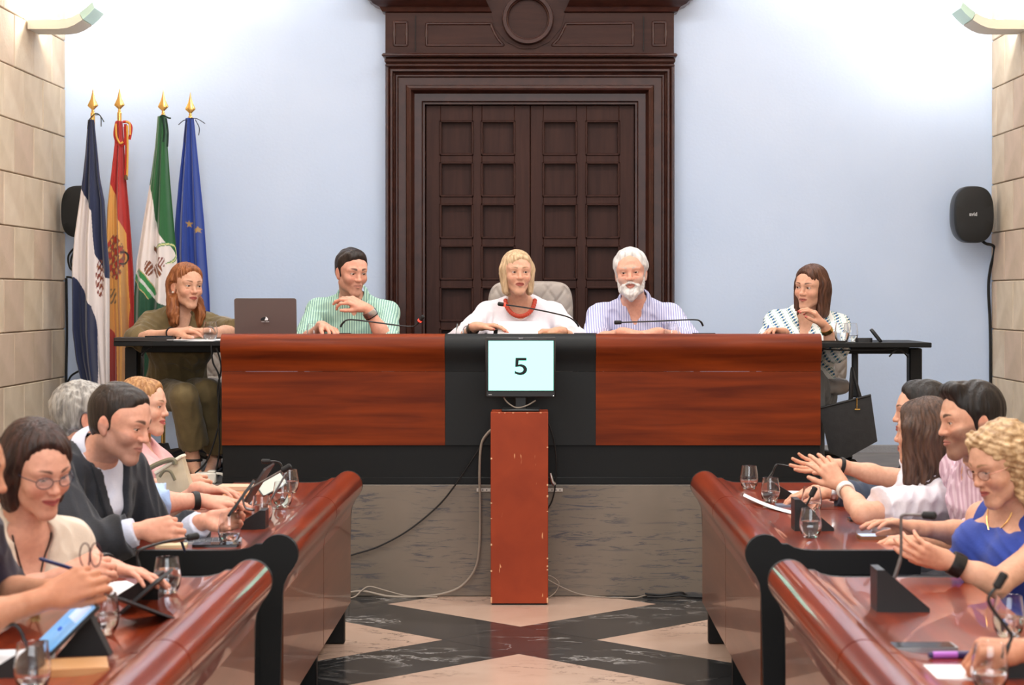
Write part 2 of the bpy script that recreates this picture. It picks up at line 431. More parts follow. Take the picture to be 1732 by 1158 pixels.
cornice(654, 0, 833, 1); cornice(1139, 0, 953, -1)
rc = (wx(893), wz(37))
def ring(nm, r0, r1, d, m):
    b = MB(); pr = [(r0, .02), (r0+.004, d*.7), ((r0+r1)/2-.012, d*.75), ((r0+r1)/2-.008, d), ((r0+r1)/2+.012, d), (r1-.008, d*.6), (r1, .0)]
    b.lathe([(r, h) for r, h in pr], 64, Matrix.Rotation(PI/2, 3, 'X'), (rc[0], YB-.10, rc[1]))
    part(nm, b, m, door, world=True)
ring('roundel_ring', 32.5*cm, 44*cm, .055, M['gloss_wood'])
part('roundel_disc', MB().lathe([(0, .012), (33*cm, .012), (33*cm, 0)], 64, Matrix.Rotation(PI/2, 3, 'X'), (rc[0], YB-.10, rc[1])), M['dark_wood_h'], door, world=True)
# scrolled backing block behind the roundel
out = [(832, 27), (846, 0), (856, -30), (930, -30), (942, 0), (955, 27), (948, 52), (930, 74), (905, 86), (880, 86), (856, 74), (838, 52)]
part('roundel_block', MB().prism([(wx(x), wz(y)) for x, y in out], lambda u, w_, t: (u, t, w_), YB-.07, YB-.108), M['dark_wood_h'], door, world=True, smooth=False)
def ridge(pts, closed=True):
    p = [Vector((wx(x), YB-.092, wz(y))) for x, y in pts]
    b = MB()
    n = len(p)
    for i in range(n if closed else n-1):
        a, c = p[i], p[(i+1) % n]; d = (c-a); L_ = d.length; an = math.atan2(d.z, d.x)
        b.box((a+c)/2, (L_+.012, .03, .017), Matrix.Rotation(-an, 3, 'Y'), b=.005)
    part('panel_moulding', b, M['gloss_wood'], door, world=True)
ridge([(669, 41.5), (690, 41.5), (690, 80), (669, 80)]); ridge([(1103, 41.5), (1124, 41.5), (1124, 80), (1103, 80)])
ridge([(723, 44), (831, 44), (836, 57), (843, 70), (852, 80), (723, 80)]); ridge([(1069, 43), (957, 44), (951, 57), (944, 70), (934, 80), (1069, 80)])
for x in (704.5, 1087): part('frieze_joint', MB().box((wx(x), YB-.1, wz(60)), (.004, .024, .21)), M['black_matte'], door, world=True)

# ---- sconces
M['plaster'] = mat('cream_plaster', srgb(226, 220, 205), .75)
M['frost'] = mat('frosted_green_glass', srgb(205, 228, 218), .35, trans=.35)
def sconce(s, lab):
    x = WL+.012 if s > 0 else WR-.012
    t = thing('wall_sconce', lab, 'lamp', (x, 10.86, 2.985))
    top = [(0, .052), (.16, .052), (.21, .056), (.25, .068), (.285, .088)]; bot = [(0, 0), (.17, 0), (.22, .006), (.26, .022), (.305, .05)]
    pg = [(s*u, w_) for u, w_ in bot]+[(s*u, w_) for u, w_ in reversed(top)]
    part('tray', MB().prism(pg, lambda u, w_, q: (u, q, w_), 0, .24), M['plaster'], t)
    top = [(.288, .090), (.325, .118), (.36, .150)]; bot = [(.309, .053), (.345, .085), (.372, .116)]
    pg = [(s*u, w_) for u, w_ in bot]+[(s*u, w_) for u, w_ in reversed(top)]
    part('glass_tip', MB().prism(pg, lambda u, w_, q: (u, q, w_), 0, .24), M['frost'], t)
    tb = part('lamp_tube', MB().tube([(s*.12, .03, .075), (s*.12, .21, .075)], .012, 10), mat('lamp_glow', (1, .95, .85), emit=6), t)
    d = bpy.data.lights.new('sconce_light', 'POINT'); d.shadow_soft_size = .05; d.energy = 34; d.color = (1, .95, .86)
    o = bpy.data.objects.new('sconce_light', d); COL.objects.link(o); o.parent = t; o.location = (s*.14, .12, .15)
    d = bpy.data.lights.new('sconce_uplight', 'AREA'); d.shape = 'RECTANGLE'; d.size = .10; d.size_y = .18; d.energy = 95; d.color = (1, .97, .92)
    o = bpy.data.objects.new('sconce_uplight', d); COL.objects.link(o); o.parent = t; o.location = (s*.13, .12, .11); o.rotation_euler = (PI, 0, 0)
sconce(1, 'curved plaster wall light on the stone wall above the flags')
sconce(-1, 'curved plaster wall light on the stone wall above the right-hand speaker')

# ================================================================ DESKS
# section shared by every desk of the hall: d = away from the aisle, z = above its floor
def desk_profile():
    outer = [(0, .178), (0, .555), (-.004, .585), (-.016, .612), (-.034, .637)]
    for a in range(200, 30, -14):
        outer.append((.012+.062*math.cos(math.radians(a)), .681+.062*math.sin(math.radians(a))))
    outer += [(.085, .713), (.105, .702), (.135, .695), (.17, .693), (.505, .693)]
    inner = []
    for i, p in enumerate(outer):
        a = Vector(outer[max(i-1, 0)]); c = Vector(outer[min(i+1, len(outer)-1)]); t = (c-a).normalized(); n = Vector((t.y, -t.x))
        inner.append((p[0]+n.x*.018, p[1]+n.y*.018))
    return outer, inner
DO, DI = desk_profile()
PANEL = [(.01, .178)]+DO[1:]+[(.505, .618), (.13, .616), (.085, .600), (.07, .56), (.07, .178)]
def hall_desk(x, s, ys, lab):
    t = thing('council_desk', lab, 'desk', (x, ys[0], 0))
    for a, c in zip(ys[:-1], ys[1:]):
        sk = DO+DI[::-1]
        f = lambda u, w_, q: (s*u, q-ys[0], w_)
        # veneer shell: three strips so the lacquered top and the paler face differ
        i1 = 1
        g = .005 if a != ys[0] else .0
        g2 = .005 if c != ys[-1] else .0
        part('desk_top', MB().prism(DO[i1:]+DI[i1:][::-1], f, a+g+.03*(a == ys[0]), c-g2-.03*(c == ys[-1])), M['cherry_y'], t, ang=30)
        part('front_panel', MB().prism([DO[0], DO[1], DI[1], DI[0]], f, a+g+.03*(a == ys[0]), c-g2-.03*(c == ys[-1])), M['cherry_face'], t)
        part('modesty_core', MB().box((s*.03, (a+c)/2-ys[0], .37), (.02, c-a-.08, .38)), M['black_desk'], t)
    md = [(p[0]*.78+q_[0]*.22, p[1]*.78+q_[1]*.22) for p, q_ in zip(DO, DI)]
    for q in ys[1:-1]: part('seam_gasket', MB().prism(md+DI[::-1], f, q-.012, q+.012), M['black_desk'], t, ang=30)
    for q in (ys[0], ys[-1]-.03): part('end_panel', MB().prism(PANEL, f, q, q+.03), M['black_desk'], t, ang=30)
    for i, q in enumerate(ys):
        yy = q+.03 if i == 0 else (q-.03 if i == len(ys)-1 else q)
        part('leg', MB().box((s*.215, yy-ys[0], .31), (.38, .05, .615), b=.004), M['black_desk'], t)
    return t
XLF, XRF = -.814, .704
hall_desk(XLF, -1, [6.18, 7.37, 8.455], 'cherry council desk with rolled front, before the suited man and two colleagues')
hall_desk(XRF, 1, [6.18, 7.37, 8.455], 'cherry council desk with rolled front, before the white blouse and pink shirt')
hall_desk(XLF-.002, -1, [3.0, 4.3, 5.62], 'nearer cherry council desk, before the woman with glasses and green pendant')
hall_desk(XRF+.002, 1, [3.0, 4.3, 5.62], 'nearer cherry council desk, holding the purple marker and pale phone')

# presidential desk on the platform
YD = 9.755
DXL, DXR = (375-VX)*YD/F, (1388-VX)*YD/F
dd = thing('dais_desk', 'long wood and black presidential desk with a rolled front, up on the platform', 'desk', ((DXL+DXR)/2, YD, ZP))
bx0, bx1 = (753-VX)*YD/F, (1007.5-VX)*YD/F
SH = DO[1:]+DI[1:][::-1]
f = lambda u, w_, q: (q, YD+u, w_+ZP+.012)
UP = [p for p in DO if True]
cut = 12
for (a, c, m) in ((DXL, bx0-.001, 'cherry_x'), (bx0, bx1, 'char_desk'), (bx1+.001, DXR, 'cherry_x')):
    part('desk_top', MB().prism(SH, f, a, c), M[m], dd, world=True, ang=30)
    part('front_panel', MB().prism([(0, .186), (0, .5535), (.018, .5535), (.018, .186)], f, a, c), M[m], dd, world=True)
part('skirting', MB().box(((DXL+DXR)/2, YD+.035, ZP+.10), (DXR-DXL-.004, .03, .196), b=.003), M['black_desk'], dd, world=True)
part('skirting', MB().box(((DXL+DXR)/2, YD+.028, ZP+.019), (DXR-DXL, .03, .036), b=.003), M['black_desk'], dd, world=True)
for x in (DXL, DXR-.03): part('end_panel', MB().prism([(.03, .0)]+[(max(p[0], .0), p[1]) for p in DO[1:]]+[(.6, .693), (.6, .62), (.45, .6), (.45, 0)], f, x, x+.03), M['black_desk'], dd, world=True)
part('worktop', MB().box(((DXL+DXR)/2, YD+.52, ZP+.693), (DXR-DXL-.01, .22, .022), b=.003), M['black_desk'], dd, world=True)
# ================================================================ PEOPLE: implicit bodies meshed with surface nets
def V(*a): return np.array(a, dtype=np.float64)
def nrm(a):
    a = np.asarray(a, float); return a/max(np.linalg.norm(a), 1e-9)
def cone(a, b, ra, rb, cut=False, cuta=False):
    a = np.asarray(a, float); b = np.asarray(b, float); d = b-a; L2 = max(d @ d, 1e-12); m = max(ra, rb); L_ = math.sqrt(L2)
    def fn(x, y, z):
        px_, py_, pz_ = x-a[0], y-a[1], z-a[2]
        t0 = (px_*d[0]+py_*d[1]+pz_*d[2])/L2; t = np.clip(t0, 0, 1)
        r = np.sqrt((px_-t*d[0])**2+(py_-t*d[1])**2+(pz_-t*d[2])**2)-(ra+(rb-ra)*t)
        if cut: r = np.maximum(r, (t0-1)*L_)
        if cuta: r = np.maximum(r, -t0*L_)
        return r
    return fn, np.minimum(a, b)-m, np.maximum(a, b)+m
def ell(c, r, R=None):
    c = np.asarray(c, float); r = np.asarray(r, float); R = np.eye(3) if R is None else R
    e = np.sqrt(((R*r[None, :])**2).sum(1))
    def fn(x, y, z):
        X, Y, Z = x-c[0], y-c[1], z-c[2]
        q = [X*R[0, i]+Y*R[1, i]+Z*R[2, i] for i in range(3)]
        k0 = np.sqrt(sum((q[i]/r[i])**2 for i in range(3))); k1 = np.sqrt(sum((q[i]/r[i]**2)**2 for i in range(3)))
        return k0*(k0-1)/np.maximum(k1, 1e-6)
    return fn, c-e, c+e
def loft(A, B, right, secs):
    """elliptic sections along A->B: (t, half width, half depth, forward offset)"""
    A = np.asarray(A, float); B = np.asarray(B, float); u = B-A; L_ = np.linalg.norm(u); u = u/L_
    r = nrm(right-u*(right @ u)); f = np.cross(u, r)
    T, WA, WB, FO = [np.array(q) for q in zip(*secs)]; m = max(WA.max(), WB.max())+np.abs(FO).max()
    def fn(x, y, z):
        X, Y, Z = x-A[0], y-A[1], z-A[2]
        h = X*u[0]+Y*u[1]+Z*u[2]; t = np.clip(h/L_, 0, 1)
        a = np.interp(t, T, WA); b = np.interp(t, T, WB); fo = np.interp(t, T, FO)
        xr = X*r[0]+Y*r[1]+Z*r[2]; yf = X*f[0]+Y*f[1]+Z*f[2]-fo
        q = np.sqrt((xr/a)**2+(yf/b)**2); g = np.sqrt((xr/a**2)**2+(yf/b**2)**2)
        d2 = np.where(q < .2, -np.minimum(a, b)*.8, q*(q-1)/np.maximum(g, 1e-6)); dz = h-t*L_
        ins = (h > 0) & (h < L_)
        return np.where(ins, d2, np.sqrt(np.maximum(d2, 0)**2+dz**2))
    return fn, np.minimum(A, B)-m, np.maximum(A, B)+m
def half(p, n):
    """half space on the side n points to"""
    p = np.asarray(p, float); n = nrm(n)
    return (lambda x, y, z: -((x-p[0])*n[0]+(y-p[1])*n[1]+(z-p[2])*n[2])), V(-99, -99, -99), V(99, 99, 99)
def inflate(prim, d):
    fn, lo, hi = prim
    return (lambda x, y, z: fn(x, y, z)-d), lo-d, hi+d
def field(lo, hi, h, ops, disp=None):
    lo = np.asarray(lo, float); hi = np.asarray(hi, float)
    n = np.maximum(np.ceil((hi-lo)/h).astype(int)+1, 3)
    ax = [lo[i]+h*np.arange(n[i]) for i in range(3)]
    G = np.full(n, 1.0, np.float32)
    def deform():
        ii = np.nonzero(np.abs(G) < 2.2*h+.02)
        P = np.stack([ax[i][ii[i]] for i in range(3)], 1)
        G[ii] += disp(P).astype(np.float32)
    for op, prim, k in ops:
        fn, pl, ph = prim; m = k+2.5*h
        if op in ('S', 'e'):                   # cuts and thinning made after the surface relief
            if disp is not None: deform(); disp = None
            op = 's' if op == 'S' else op
        i0 = np.clip(np.floor((pl-m-lo)/h).astype(int), 0, n); i1 = np.clip(np.ceil((ph+m-lo)/h).astype(int)+1, 0, n)
        if np.any(i1-i0 < 1): continue
        sl = tuple(slice(a, b) for a, b in zip(i0, i1))
        d = fn(ax[0][sl[0]][:, None, None], ax[1][sl[1]][None, :, None], ax[2][sl[2]][None, None, :]).astype(np.float32)
        g = G[sl]
        if op == 'u':
            r = np.minimum(g, d)
            if k > 0: q = np.maximum(k-np.abs(g-d), 0)/k; r = r-q*q*k*.25
        elif op == 's':
            r = np.maximum(g, -d)
            if k > 0: q = np.maximum(k-np.abs(g+d), 0)/k; r = r+q*q*k*.25
        elif op == 'e': r = g+.022*np.clip(1-d/k, 0, 3)**1.4       # thins a shell towards the prim over a fade of k
        else: r = np.maximum(g, d)
        G[sl] = r
    if disp is not None: deform()
    return G, lo
def surfnet(G, lo, h):
    S_ = G < 0; n = np.array(G.shape)
    c = np.zeros(n-1, np.int8)
    for dx in (0, 1):
        for dy in (0, 1):
            for dz in (0, 1): c += S_[dx:n[0]-1+dx, dy:n[1]-1+dy, dz:n[2]-1+dz]
    act = (c > 0) & (c < 8); I = np.stack(np.nonzero(act), 1)
    if not len(I): return np.zeros((0, 3)), np.zeros((0, 4), int)
    idm = np.full(n-1, -1, np.int32); idm[act] = np.arange(len(I))
    cv = {}
    for dx in (0, 1):
        for dy in (0, 1):
            for dz in (0, 1): cv[dx, dy, dz] = G[I[:, 0]+dx, I[:, 1]+dy, I[:, 2]+dz].astype(np.float64)
    acc = np.zeros((len(I), 3)); cnt = np.zeros(len(I))
    for a in range(3):
        o = [i for i in range(3) if i != a]
        for p in (0, 1):
            for q in (0, 1):
                k0 = [0, 0, 0]; k0[o[0]] = p; k0[o[1]] = q; k1 = list(k0); k1[a] = 1
                v0, v1 = cv[tuple(k0)], cv[tuple(k1)]; cr = (v0 < 0) != (v1 < 0)
                t = np.where(cr, v0/np.where(cr, v0-v1, 1), 0)
                pt = np.tile(np.array(k0, float), (len(I), 1)); pt[:, a] = t
                acc += pt*cr[:, None]; cnt += cr
    vs = lo+h*(I+acc/cnt[:, None])
    fs = []
    for a in range(3):
        b, d = (a+1) % 3, (a+2) % 3
        s0 = [slice(None)]*3; s1 = [slice(None)]*3; s0[a] = slice(0, n[a]-1); s1[a] = slice(1, n[a])
        A, B = S_[tuple(s0)], S_[tuple(s1)]; E = np.stack(np.nonzero(A != B), 1)
        E = E[(E[:, b] > 0) & (E[:, d] > 0) & (E[:, b] < n[b]-1) & (E[:, d] < n[d]-1)]
        if not len(E): continue
        ins = A[E[:, 0], E[:, 1], E[:, 2]]
        q = []
        for ob, od in ((0, 0), (-1, 0), (-1, -1), (0, -1)):
            e = E.copy(); e[:, b] += ob; e[:, d] += od; q.append(idm[e[:, 0], e[:, 1], e[:, 2]])
        q = np.stack(q, 1); q[~ins] = q[~ins][:, ::-1]
        fs.append(q[:, :]) 
    return vs, np.concatenate(fs)
def relax(v, f, it=1, lam=.5):
    n = len(v)
    for _ in range(it):
        s = np.zeros((n, 3)); c = np.zeros(n)
        for i in range(4):
            a, b = f[:, i], f[:, (i+1) % 4]
            for k in range(3): s[:, k] += np.bincount(a, v[b, k], n)+np.bincount(b, v[a, k], n)
            c += np.bincount(a, minlength=n)+np.bincount(b, minlength=n)
        ok = c > 0; v = v.copy(); v[ok] += lam*(s[ok]/c[ok, None]-v[ok])
    return v
def np_mesh(name, v, f, m, cols=None):
    me = bpy.data.meshes.new(name); me.vertices.add(len(v)); me.vertices.foreach_set('co', np.asarray(v, np.float32).ravel())
    nf = len(f); me.loops.add(nf*4); me.polygons.add(nf)
    me.loops.foreach_set('vertex_index', np.asarray(f, np.int32).ravel())
    me.polygons.foreach_set('loop_start', np.arange(nf, dtype=np.int32)*4)
    me.polygons.foreach_set('use_smooth', np.ones(nf, bool))
    me.update(calc_edges=True); me.validate()
    me.materials.append(m)
    if cols is not None:
        at = me.color_attributes.new('Col', 'FLOAT_COLOR', 'POINT')
        at.data.foreach_set('color', np.concatenate([cols, np.ones((len(v), 1))], 1).astype(np.float32).ravel())
    return me
def sdf(ops, P):
    P = np.atleast_2d(P); g = np.full(len(P), 1.0)
    for o, pr, k in ops:
        if o != 'u': continue
        d = pr[0](P[:, 0], P[:, 1], P[:, 2]); r = np.minimum(g, d)
        if k > 0: q = np.maximum(k-np.abs(g-d), 0)/k; r = r-q*q*k*.25
        g = r
    return g
def on_skin(ops, pts, f, off=.003):
    out = []
    for p in pts:
        p = np.array(p, float)
        for _ in range(12): p = p+f*(off-sdf(ops, p)[0])*.8
        out.append(p)
    return out
def mesh_ops(ops, h, lo=None, hi=None, disp=None, rel=1, pad=.03):
    if lo is None:
        us = [p for o, p, k in ops if o == 'u']; lo = np.min([p[1] for p in us], 0)-pad; hi = np.max([p[2] for p in us], 0)+pad
    G, l = field(lo, hi, h, ops, disp); v, f = surfnet(G, l, h)
    return (relax(v, f, rel, .4) if rel and len(v) else v), f
def folds(amp=.004, freq=70, seed=0):
    """cloth creases: a few warped sine ridges"""
    r = np.random.default_rng(seed); D = [nrm(r.normal(size=3)*V(1, 1, .7)) for _ in range(4)]; ph = r.uniform(0, 6, 4)
    def fn(P):
        w_ = .5*np.sin(P @ D[3]*freq*.6+ph[3]); s = 0
        for i in range(3): s = s+np.sin(P @ D[i]*freq*(1+.45*i)+ph[i]+2.2*w_)/(1+.5*i)
        return amp*(np.abs(s)*.8-.6)
    return fn
def frame(yaw, pitch, roll):
    y, p, r = [math.radians(a) for a in (yaw, pitch, roll)]
    return np.array(Matrix.Rotation(y, 3, 'Z') @ Matrix.Rotation(p, 3, 'X') @ Matrix.Rotation(r, 3, 'Y'))

SKIN = mat('skin', (1, 1, 1), .5, attr='Col', col2=(.9, .87, .86), scale=60, sss=.12, bump=.06, bscale=400, spec=.35, bdist=.001)
EYE_W = mat('eye_white', srgb(204, 192, 186), .25); EYE_P = mat('pupil', (.005, .005, .005), .1)
IRIS = {'brown': mat('brown_iris', srgb(70, 42, 26), .2), 'blue': mat('blue_iris', srgb(90, 115, 130), .2)}
TEETH = mat('teeth', srgb(228, 220, 206), .3)
def hair_mat(name, c1, c2, rough=.45, st=(70, 70, 9)):
    return mat(name, srgb(*c1), rough, col2=srgb(*c2), scale=1.0, stretch=st, detail=5, bump=.9, bscale=1.6, lo=.38, hi=.62, spec=.4)

class Head:
    def __init__(s, c, yaw, pitch=0, roll=0, sc=1.0, female=False, open_=1.0, smile=0.0, mouth=0.0, jaw=1.0, nose=1.0, gaze=(0, 0), age=0, brow=.0055, full=1.0):
        s.c = np.array(c, float); s.R = frame(yaw, pitch, roll); s.s = sc; s.female = female; s.open = open_; s.smile = smile
        s.mouth = mouth; s.jaw = jaw; s.nose = nose; s.gaze = gaze; s.age = age; s.brow = brow; s.full = full
    def W(s, *p): return s.c+s.R @ (np.array(p)*s.s)
    def C(s, a, b, ra, rb): return cone(s.W(*a), s.W(*b), ra*s.s, rb*s.s)
    def E(s, c, r, rot=None): return ell(s.W(*c), np.array(r)*s.s, s.R if rot is None else s.R @ rot)
    def local(s, P): return ((P-s.c) @ s.R)/s.s
    def eyes(s): return [(-.0315, -.074, .010), (.0315, -.074, .010)]
    def ops(s):
        C, E = s.C, s.E; o = []; j = s.jaw; fu = s.full; fe = s.female
        o.append(('u', E((0, .018, .040), (.0755, .095, .083)), 0))
        o.append(('u', E((0, -.028, .030), (.066, .062, .068)), .03))
        o.append(('u', E((0, -.026, -.034), (.0545*fu, .060, .066)), .03))
        for x in (-1, 1):
            o.append(('u', C((x*.0455*j, .004, -.050), (x*.013*j, -.064, -.092), .018*fu, .0145), .03))
            o.append(('u', E((x*.037, -.058, -.022), (.027*fu, .026, .026)), .02))
            o.append(('u', C((x*.012, -.083, .030), (x*.044, -.070, .030), .0095 if fe else .0115, .010), .018))
        o.append(('u', C((-.006*j, -.071, -.098), (.006*j, -.071, -.098), .0165 if fe else .0185, .0165 if fe else .0185), .022))
        o.append(('u', E((0, -.076, -.056), (.027, .018, .026)), .015))
        n = s.nose
        for x in (-1, 1):
            o.append(('s', E((x*.0325, -.093, .011), (.0145, .012, .0095)), .012))
        o.append(('u', C((0, -.083, .024), (0, -.0885-.012*n, -.018), .0072, .0098*n), .010))
        o.append(('u', E((0, -.0905-.012*n, -.0225), (.0115*n, .011, .0098)), .006))
        for x in (-1, 1): o.append(('u', E((x*.0125*n, -.092, -.025), (.0072, .0105, .0075)), .006))
        for x in (-1, 1): o.append(('s', E((x*.0055, -.1, -.0345), (.0035, .005, .0035)), .002))
        sm = s.smile
        if not fe or s.age: 
            for x in (-1, 1): o.append(('s', C((x*.019, -.093, -.028), (x*(.031+.004*sm), -.084, -.052), .0022, .0025), .007))
        w_ = .0225+.006*sm; up = .0045*sm
        for x in (-1, 1):
            o.append(('u', C((0, -.0955, -.0495), (x*w_, -.083, -.0535+up), .0048, .0028), .004))
            o.append(('u', C((0, -.0950, -.0605-.010*s.mouth), (x*w_*.86, -.083, -.0555+up), .0062, .003), .004))
            o.append(('s', C((0, -.0985, -.0550-.004*s.mouth), (x*w_*1.02, -.0865, -.0540+up), .0014+.0048*s.mouth, .0010+.001*s.mouth), .002))
        for e in s.eyes():
            o.append(('u', ell(s.W(*e), np.array((.0146, .0146, .0146))*s.s), .004))
            rot = np.array(Matrix.Rotation(-.07*np.sign(e[0]), 3, 'Y'))
            o.append(('s', E((e[0], e[1]-.012, e[2]-.0008), (.0136, .012, .0044*s.open), rot), .0012))
            o.append(('s', E((e[0], e[1], e[2]), (.0121, .0121, .0121)), 0))
        if s.age:
            for x in (-1, 1): o.append(('s', C((x*.020, -.090, -.006), (x*.042, -.080, -.009), .0015, .0015), .006))
        for x in (-1, 1):
            rt = np.array(Matrix.Rotation(-.30*x, 3, 'Z') @ Matrix.Rotation(-.15, 3, 'X'))
            o.append(('u', E((x*.0755, .014, -.004), (.0080, .0175, .029), rt), .006))
            o.append(('u', E((x*.074, .006, -.028), (.007, .010, .012)), .006))
            o.append(('s', E((x*.0845, .009, 0), (.006, .010, .018), rt), .004))
        return o
    def colour(s, P, base, lip, hairc, beard=None):
        q = s.local(P); base = np.array(base); c = np.tile(base, (len(P), 1)); sm = s.smile
        def mixin(wt, col): c[:] = c*(1-wt[:, None])+np.array(col)*wt[:, None]
        front = np.clip((-q[:, 1]-.03)/.02, 0, 1)
        ch = np.exp(-(((np.abs(q[:, 0])-.04)/.022)**2+((q[:, 2]+.022)/.022)**2))*front; mixin(ch*.35, base*V(1.08, .72, .68))
        ns = np.exp(-((q[:, 0]/.014)**2+((q[:, 2]+.020)/.014)**2))*(q[:, 1] < -.085); mixin(ns*.3, base*V(1.08, .75, .7))
        er = np.clip((np.abs(q[:, 0])-.070)/.008, 0, 1)*(np.abs(q[:, 2]) < .045); mixin(er*.35, base*V(1.1, .68, .62))
        if beard is not None:
            bz = np.clip((-.022-q[:, 2]+.45*(np.abs(q[:, 0])-.02).clip(0))/.012, 0, 1)*np.clip((.05-q[:, 1])/.02, 0, 1)*(q[:, 2] > -.135)
            mixin(bz*beard[1], beard[0])
        w_ = .0245+.006*sm
        xl = np.clip(1-(q[:, 0]/w_)**2, 0, 1); zc = -.0548+.0045*sm*(q[:, 0]/w_)**2-.004*s.mouth
        lp = np.clip((np.sqrt(xl)*(.0098+.005*s.mouth)-np.abs(q[:, 2]-zc))/.0022, 0, 1)*np.clip((-q[:, 1]-.078)/.004, 0, 1); mixin(lp, lip)
        ml = np.clip((.0016-np.abs(q[:, 2]-zc))/.001, 0, 1)*(np.abs(q[:, 0]) < w_)*(q[:, 1] < -.08); mixin(ml*.7, np.array(lip)*.25)
        ax = np.abs(q[:, 0])
        bz = .0325+.005*np.sin(np.clip((ax-.012)/.042, 0, 1)*PI*.8)-.05*(ax-.045).clip(0)
        br = np.clip((s.brow*(.95-.75*np.clip((ax-.022)/.03, 0, 1))-np.abs(q[:, 2]-bz))/.002, 0, 1)*np.clip((ax-.010)/.006, 0, 1)*np.clip((.054-ax)/.008, 0, 1)*(q[:, 1] < -.045)
        mixin(br*.85, hairc)
        ld = np.zeros(len(P))
        for e in s.eyes():                       # lash line
            dx = (q[:, 0]-e[0])/.0138; edge = e[2]-.0008+.0044*s.open*np.sqrt(np.clip(1-dx*dx, 0, 1))
            ld = np.maximum(ld, np.clip((.0022-np.abs(q[:, 2]-edge))/.0012, 0, 1)*(np.abs(dx) < 1)*(q[:, 1] < -.06))
        mixin(ld*.6, V(.05, .03, .022))
        return c
    def add_eyes(s, parent, iris='brown'):
        for e in s.eyes():
            b = MB(); R = Matrix(s.R.tolist()) @ Matrix.Rotation(math.radians(s.gaze[0]), 3, 'Z') @ Matrix.Rotation(math.radians(s.gaze[1]), 3, 'X'); r = .0121*s.s
            c = Vector(s.W(*e)); an = [0, 11, 29, 32, 52, 80, 120, 180]; n = 16; v = []
            for a in an:
                a = math.radians(a)
                for k in range(n):
                    p = Vector((math.sin(a)*math.cos(2*PI*k/n), -math.cos(a), math.sin(a)*math.sin(2*PI*k/n))); v.append(c+R @ (p*r))
            b.v = [tuple(p) for p in v]
            for i in range(len(an)-1):
                for k in range(n): b.f.append((i*n+k, i*n+(k+1) % n, (i+1)*n+(k+1) % n, (i+1)*n+k)); b.m.append(2 if i < 1 else (1 if i < 2 else 0))
            part('eye', b, [EYE_W, IRIS[iris], EYE_P], parent, world=True, ang=180)
    def add_teeth(s, parent):
        b = MB(); P = []
        for k in range(9):
            a = (k-4)/4*.8; P.append([s.W(.021*math.sin(a)/math.sin(.8), -.072-.0165*math.cos(a), z) for z in (-.0475, -.0575)])
        part('teeth', b.grid([[Vector(q) for q in r] for r in P]), TEETH, parent, world=True)

def hand_ops(W, d, n, right, curl=(.3, .35, .4, .45), spread=.10, thumb=(.7, .4), sc=1.0, tcurl=.3):
    """palm and five fingers; d = wrist to knuckles, n = way the palm faces"""
    d = nrm(d); n = nrm(n-d*(np.dot(n, d))); t = np.cross(d, n)*(1 if right else -1)      # t points to the thumb side
    t = -t
    o = []; P = lambda a, b, c: np.asarray(W)+(d*a+t*b+n*c)*sc
    kn = [(.088, .030, 0), (.092, .010, -.003), (.087, -.010, -.002), (.078, -.028, .002)]
    ln = [(.042, .026, .021), (.046, .029, .022), (.042, .027, .021), (.033, .020, .019)]
    rr = [.0093, .0096, .0091, .0080]
    o.append(('u', cone(P(-.03, 0, 0), P(.012, 0, 0), .0235*sc, .0235*sc), .0))
    for i, k in enumerate(kn):
        o.append(('u', cone(P(.010, k[1]*.55, 0), P(*k), .0145*sc, .0112*sc), .012*sc))
    o.append(('u', cone(P(.02, .016, .008), P(.055, .026, .008), .017*sc, .011*sc), .012*sc))
    o.append(('u', cone(P(.02, -.018, .008), P(.055, -.022, .006), .014*sc, .009*sc), .012*sc))
    tips = []
    for i, k in enumerate(kn):
        p = P(*k); ang = curl[i]; sp = (1.5-i)*spread
        for j, L_ in enumerate(ln[i]):
            a = ang*(1, 2.1, 2.9)[j]
            dr = nrm((d*math.cos(sp)+t*math.sin(sp))*math.cos(a)+n*math.sin(a))
            q = p+dr*L_*sc; r0 = rr[i]*(1-.09*j)*sc; r1 = rr[i]*(1-.09*(j+1))*sc
            o.append(('u', cone(p, q, r0, r1), .004*sc if j else .008*sc)); p = q
        tips.append(p)
    sw, op = thumb; p = P(.026, .026, .006)
    a0 = nrm(d*math.cos(sw)+t*math.sin(sw)+n*op); q = p+a0*.040*sc
    o.append(('u', cone(p, q, .0145*sc, .0115*sc), .012*sc))
    a1 = nrm(a0*math.cos(tcurl)+nrm(d*.9-t*.35+n*.25)*math.sin(tcurl)); q2 = q+a1*.032*sc; q3 = q2+nrm(a1+(d-t*.4)*.25*tcurl)*.022*sc
    o.append(('u', cone(q, q2, .0112*sc, .0102*sc), .004*sc)); o.append(('u', cone(q2, q3, .0102*sc, .0078*sc), .004*sc))
    tips.append(q3)
    pts = np.array([p for _, pr, _ in o for p in (pr[1], pr[2])])
    return o, pts.min(0)-.006, pts.max(0)+.006, tips

def ik(Sh, Wr, l1, l2, pole):
    Sh = np.asarray(Sh, float); Wr = np.asarray(Wr, float); v = Wr-Sh; D = np.linalg.norm(v); u = v/D
    if D > (l1+l2)*.995: return Sh+u*l1*D/(l1+l2)
    a = (l1*l1-l2*l2+D*D)/(2*D); hh = math.sqrt(max(l1*l1-a*a, 0)); p = np.asarray(pole, float); p = nrm(p-u*(p @ u))
    return Sh+u*a+p*hh

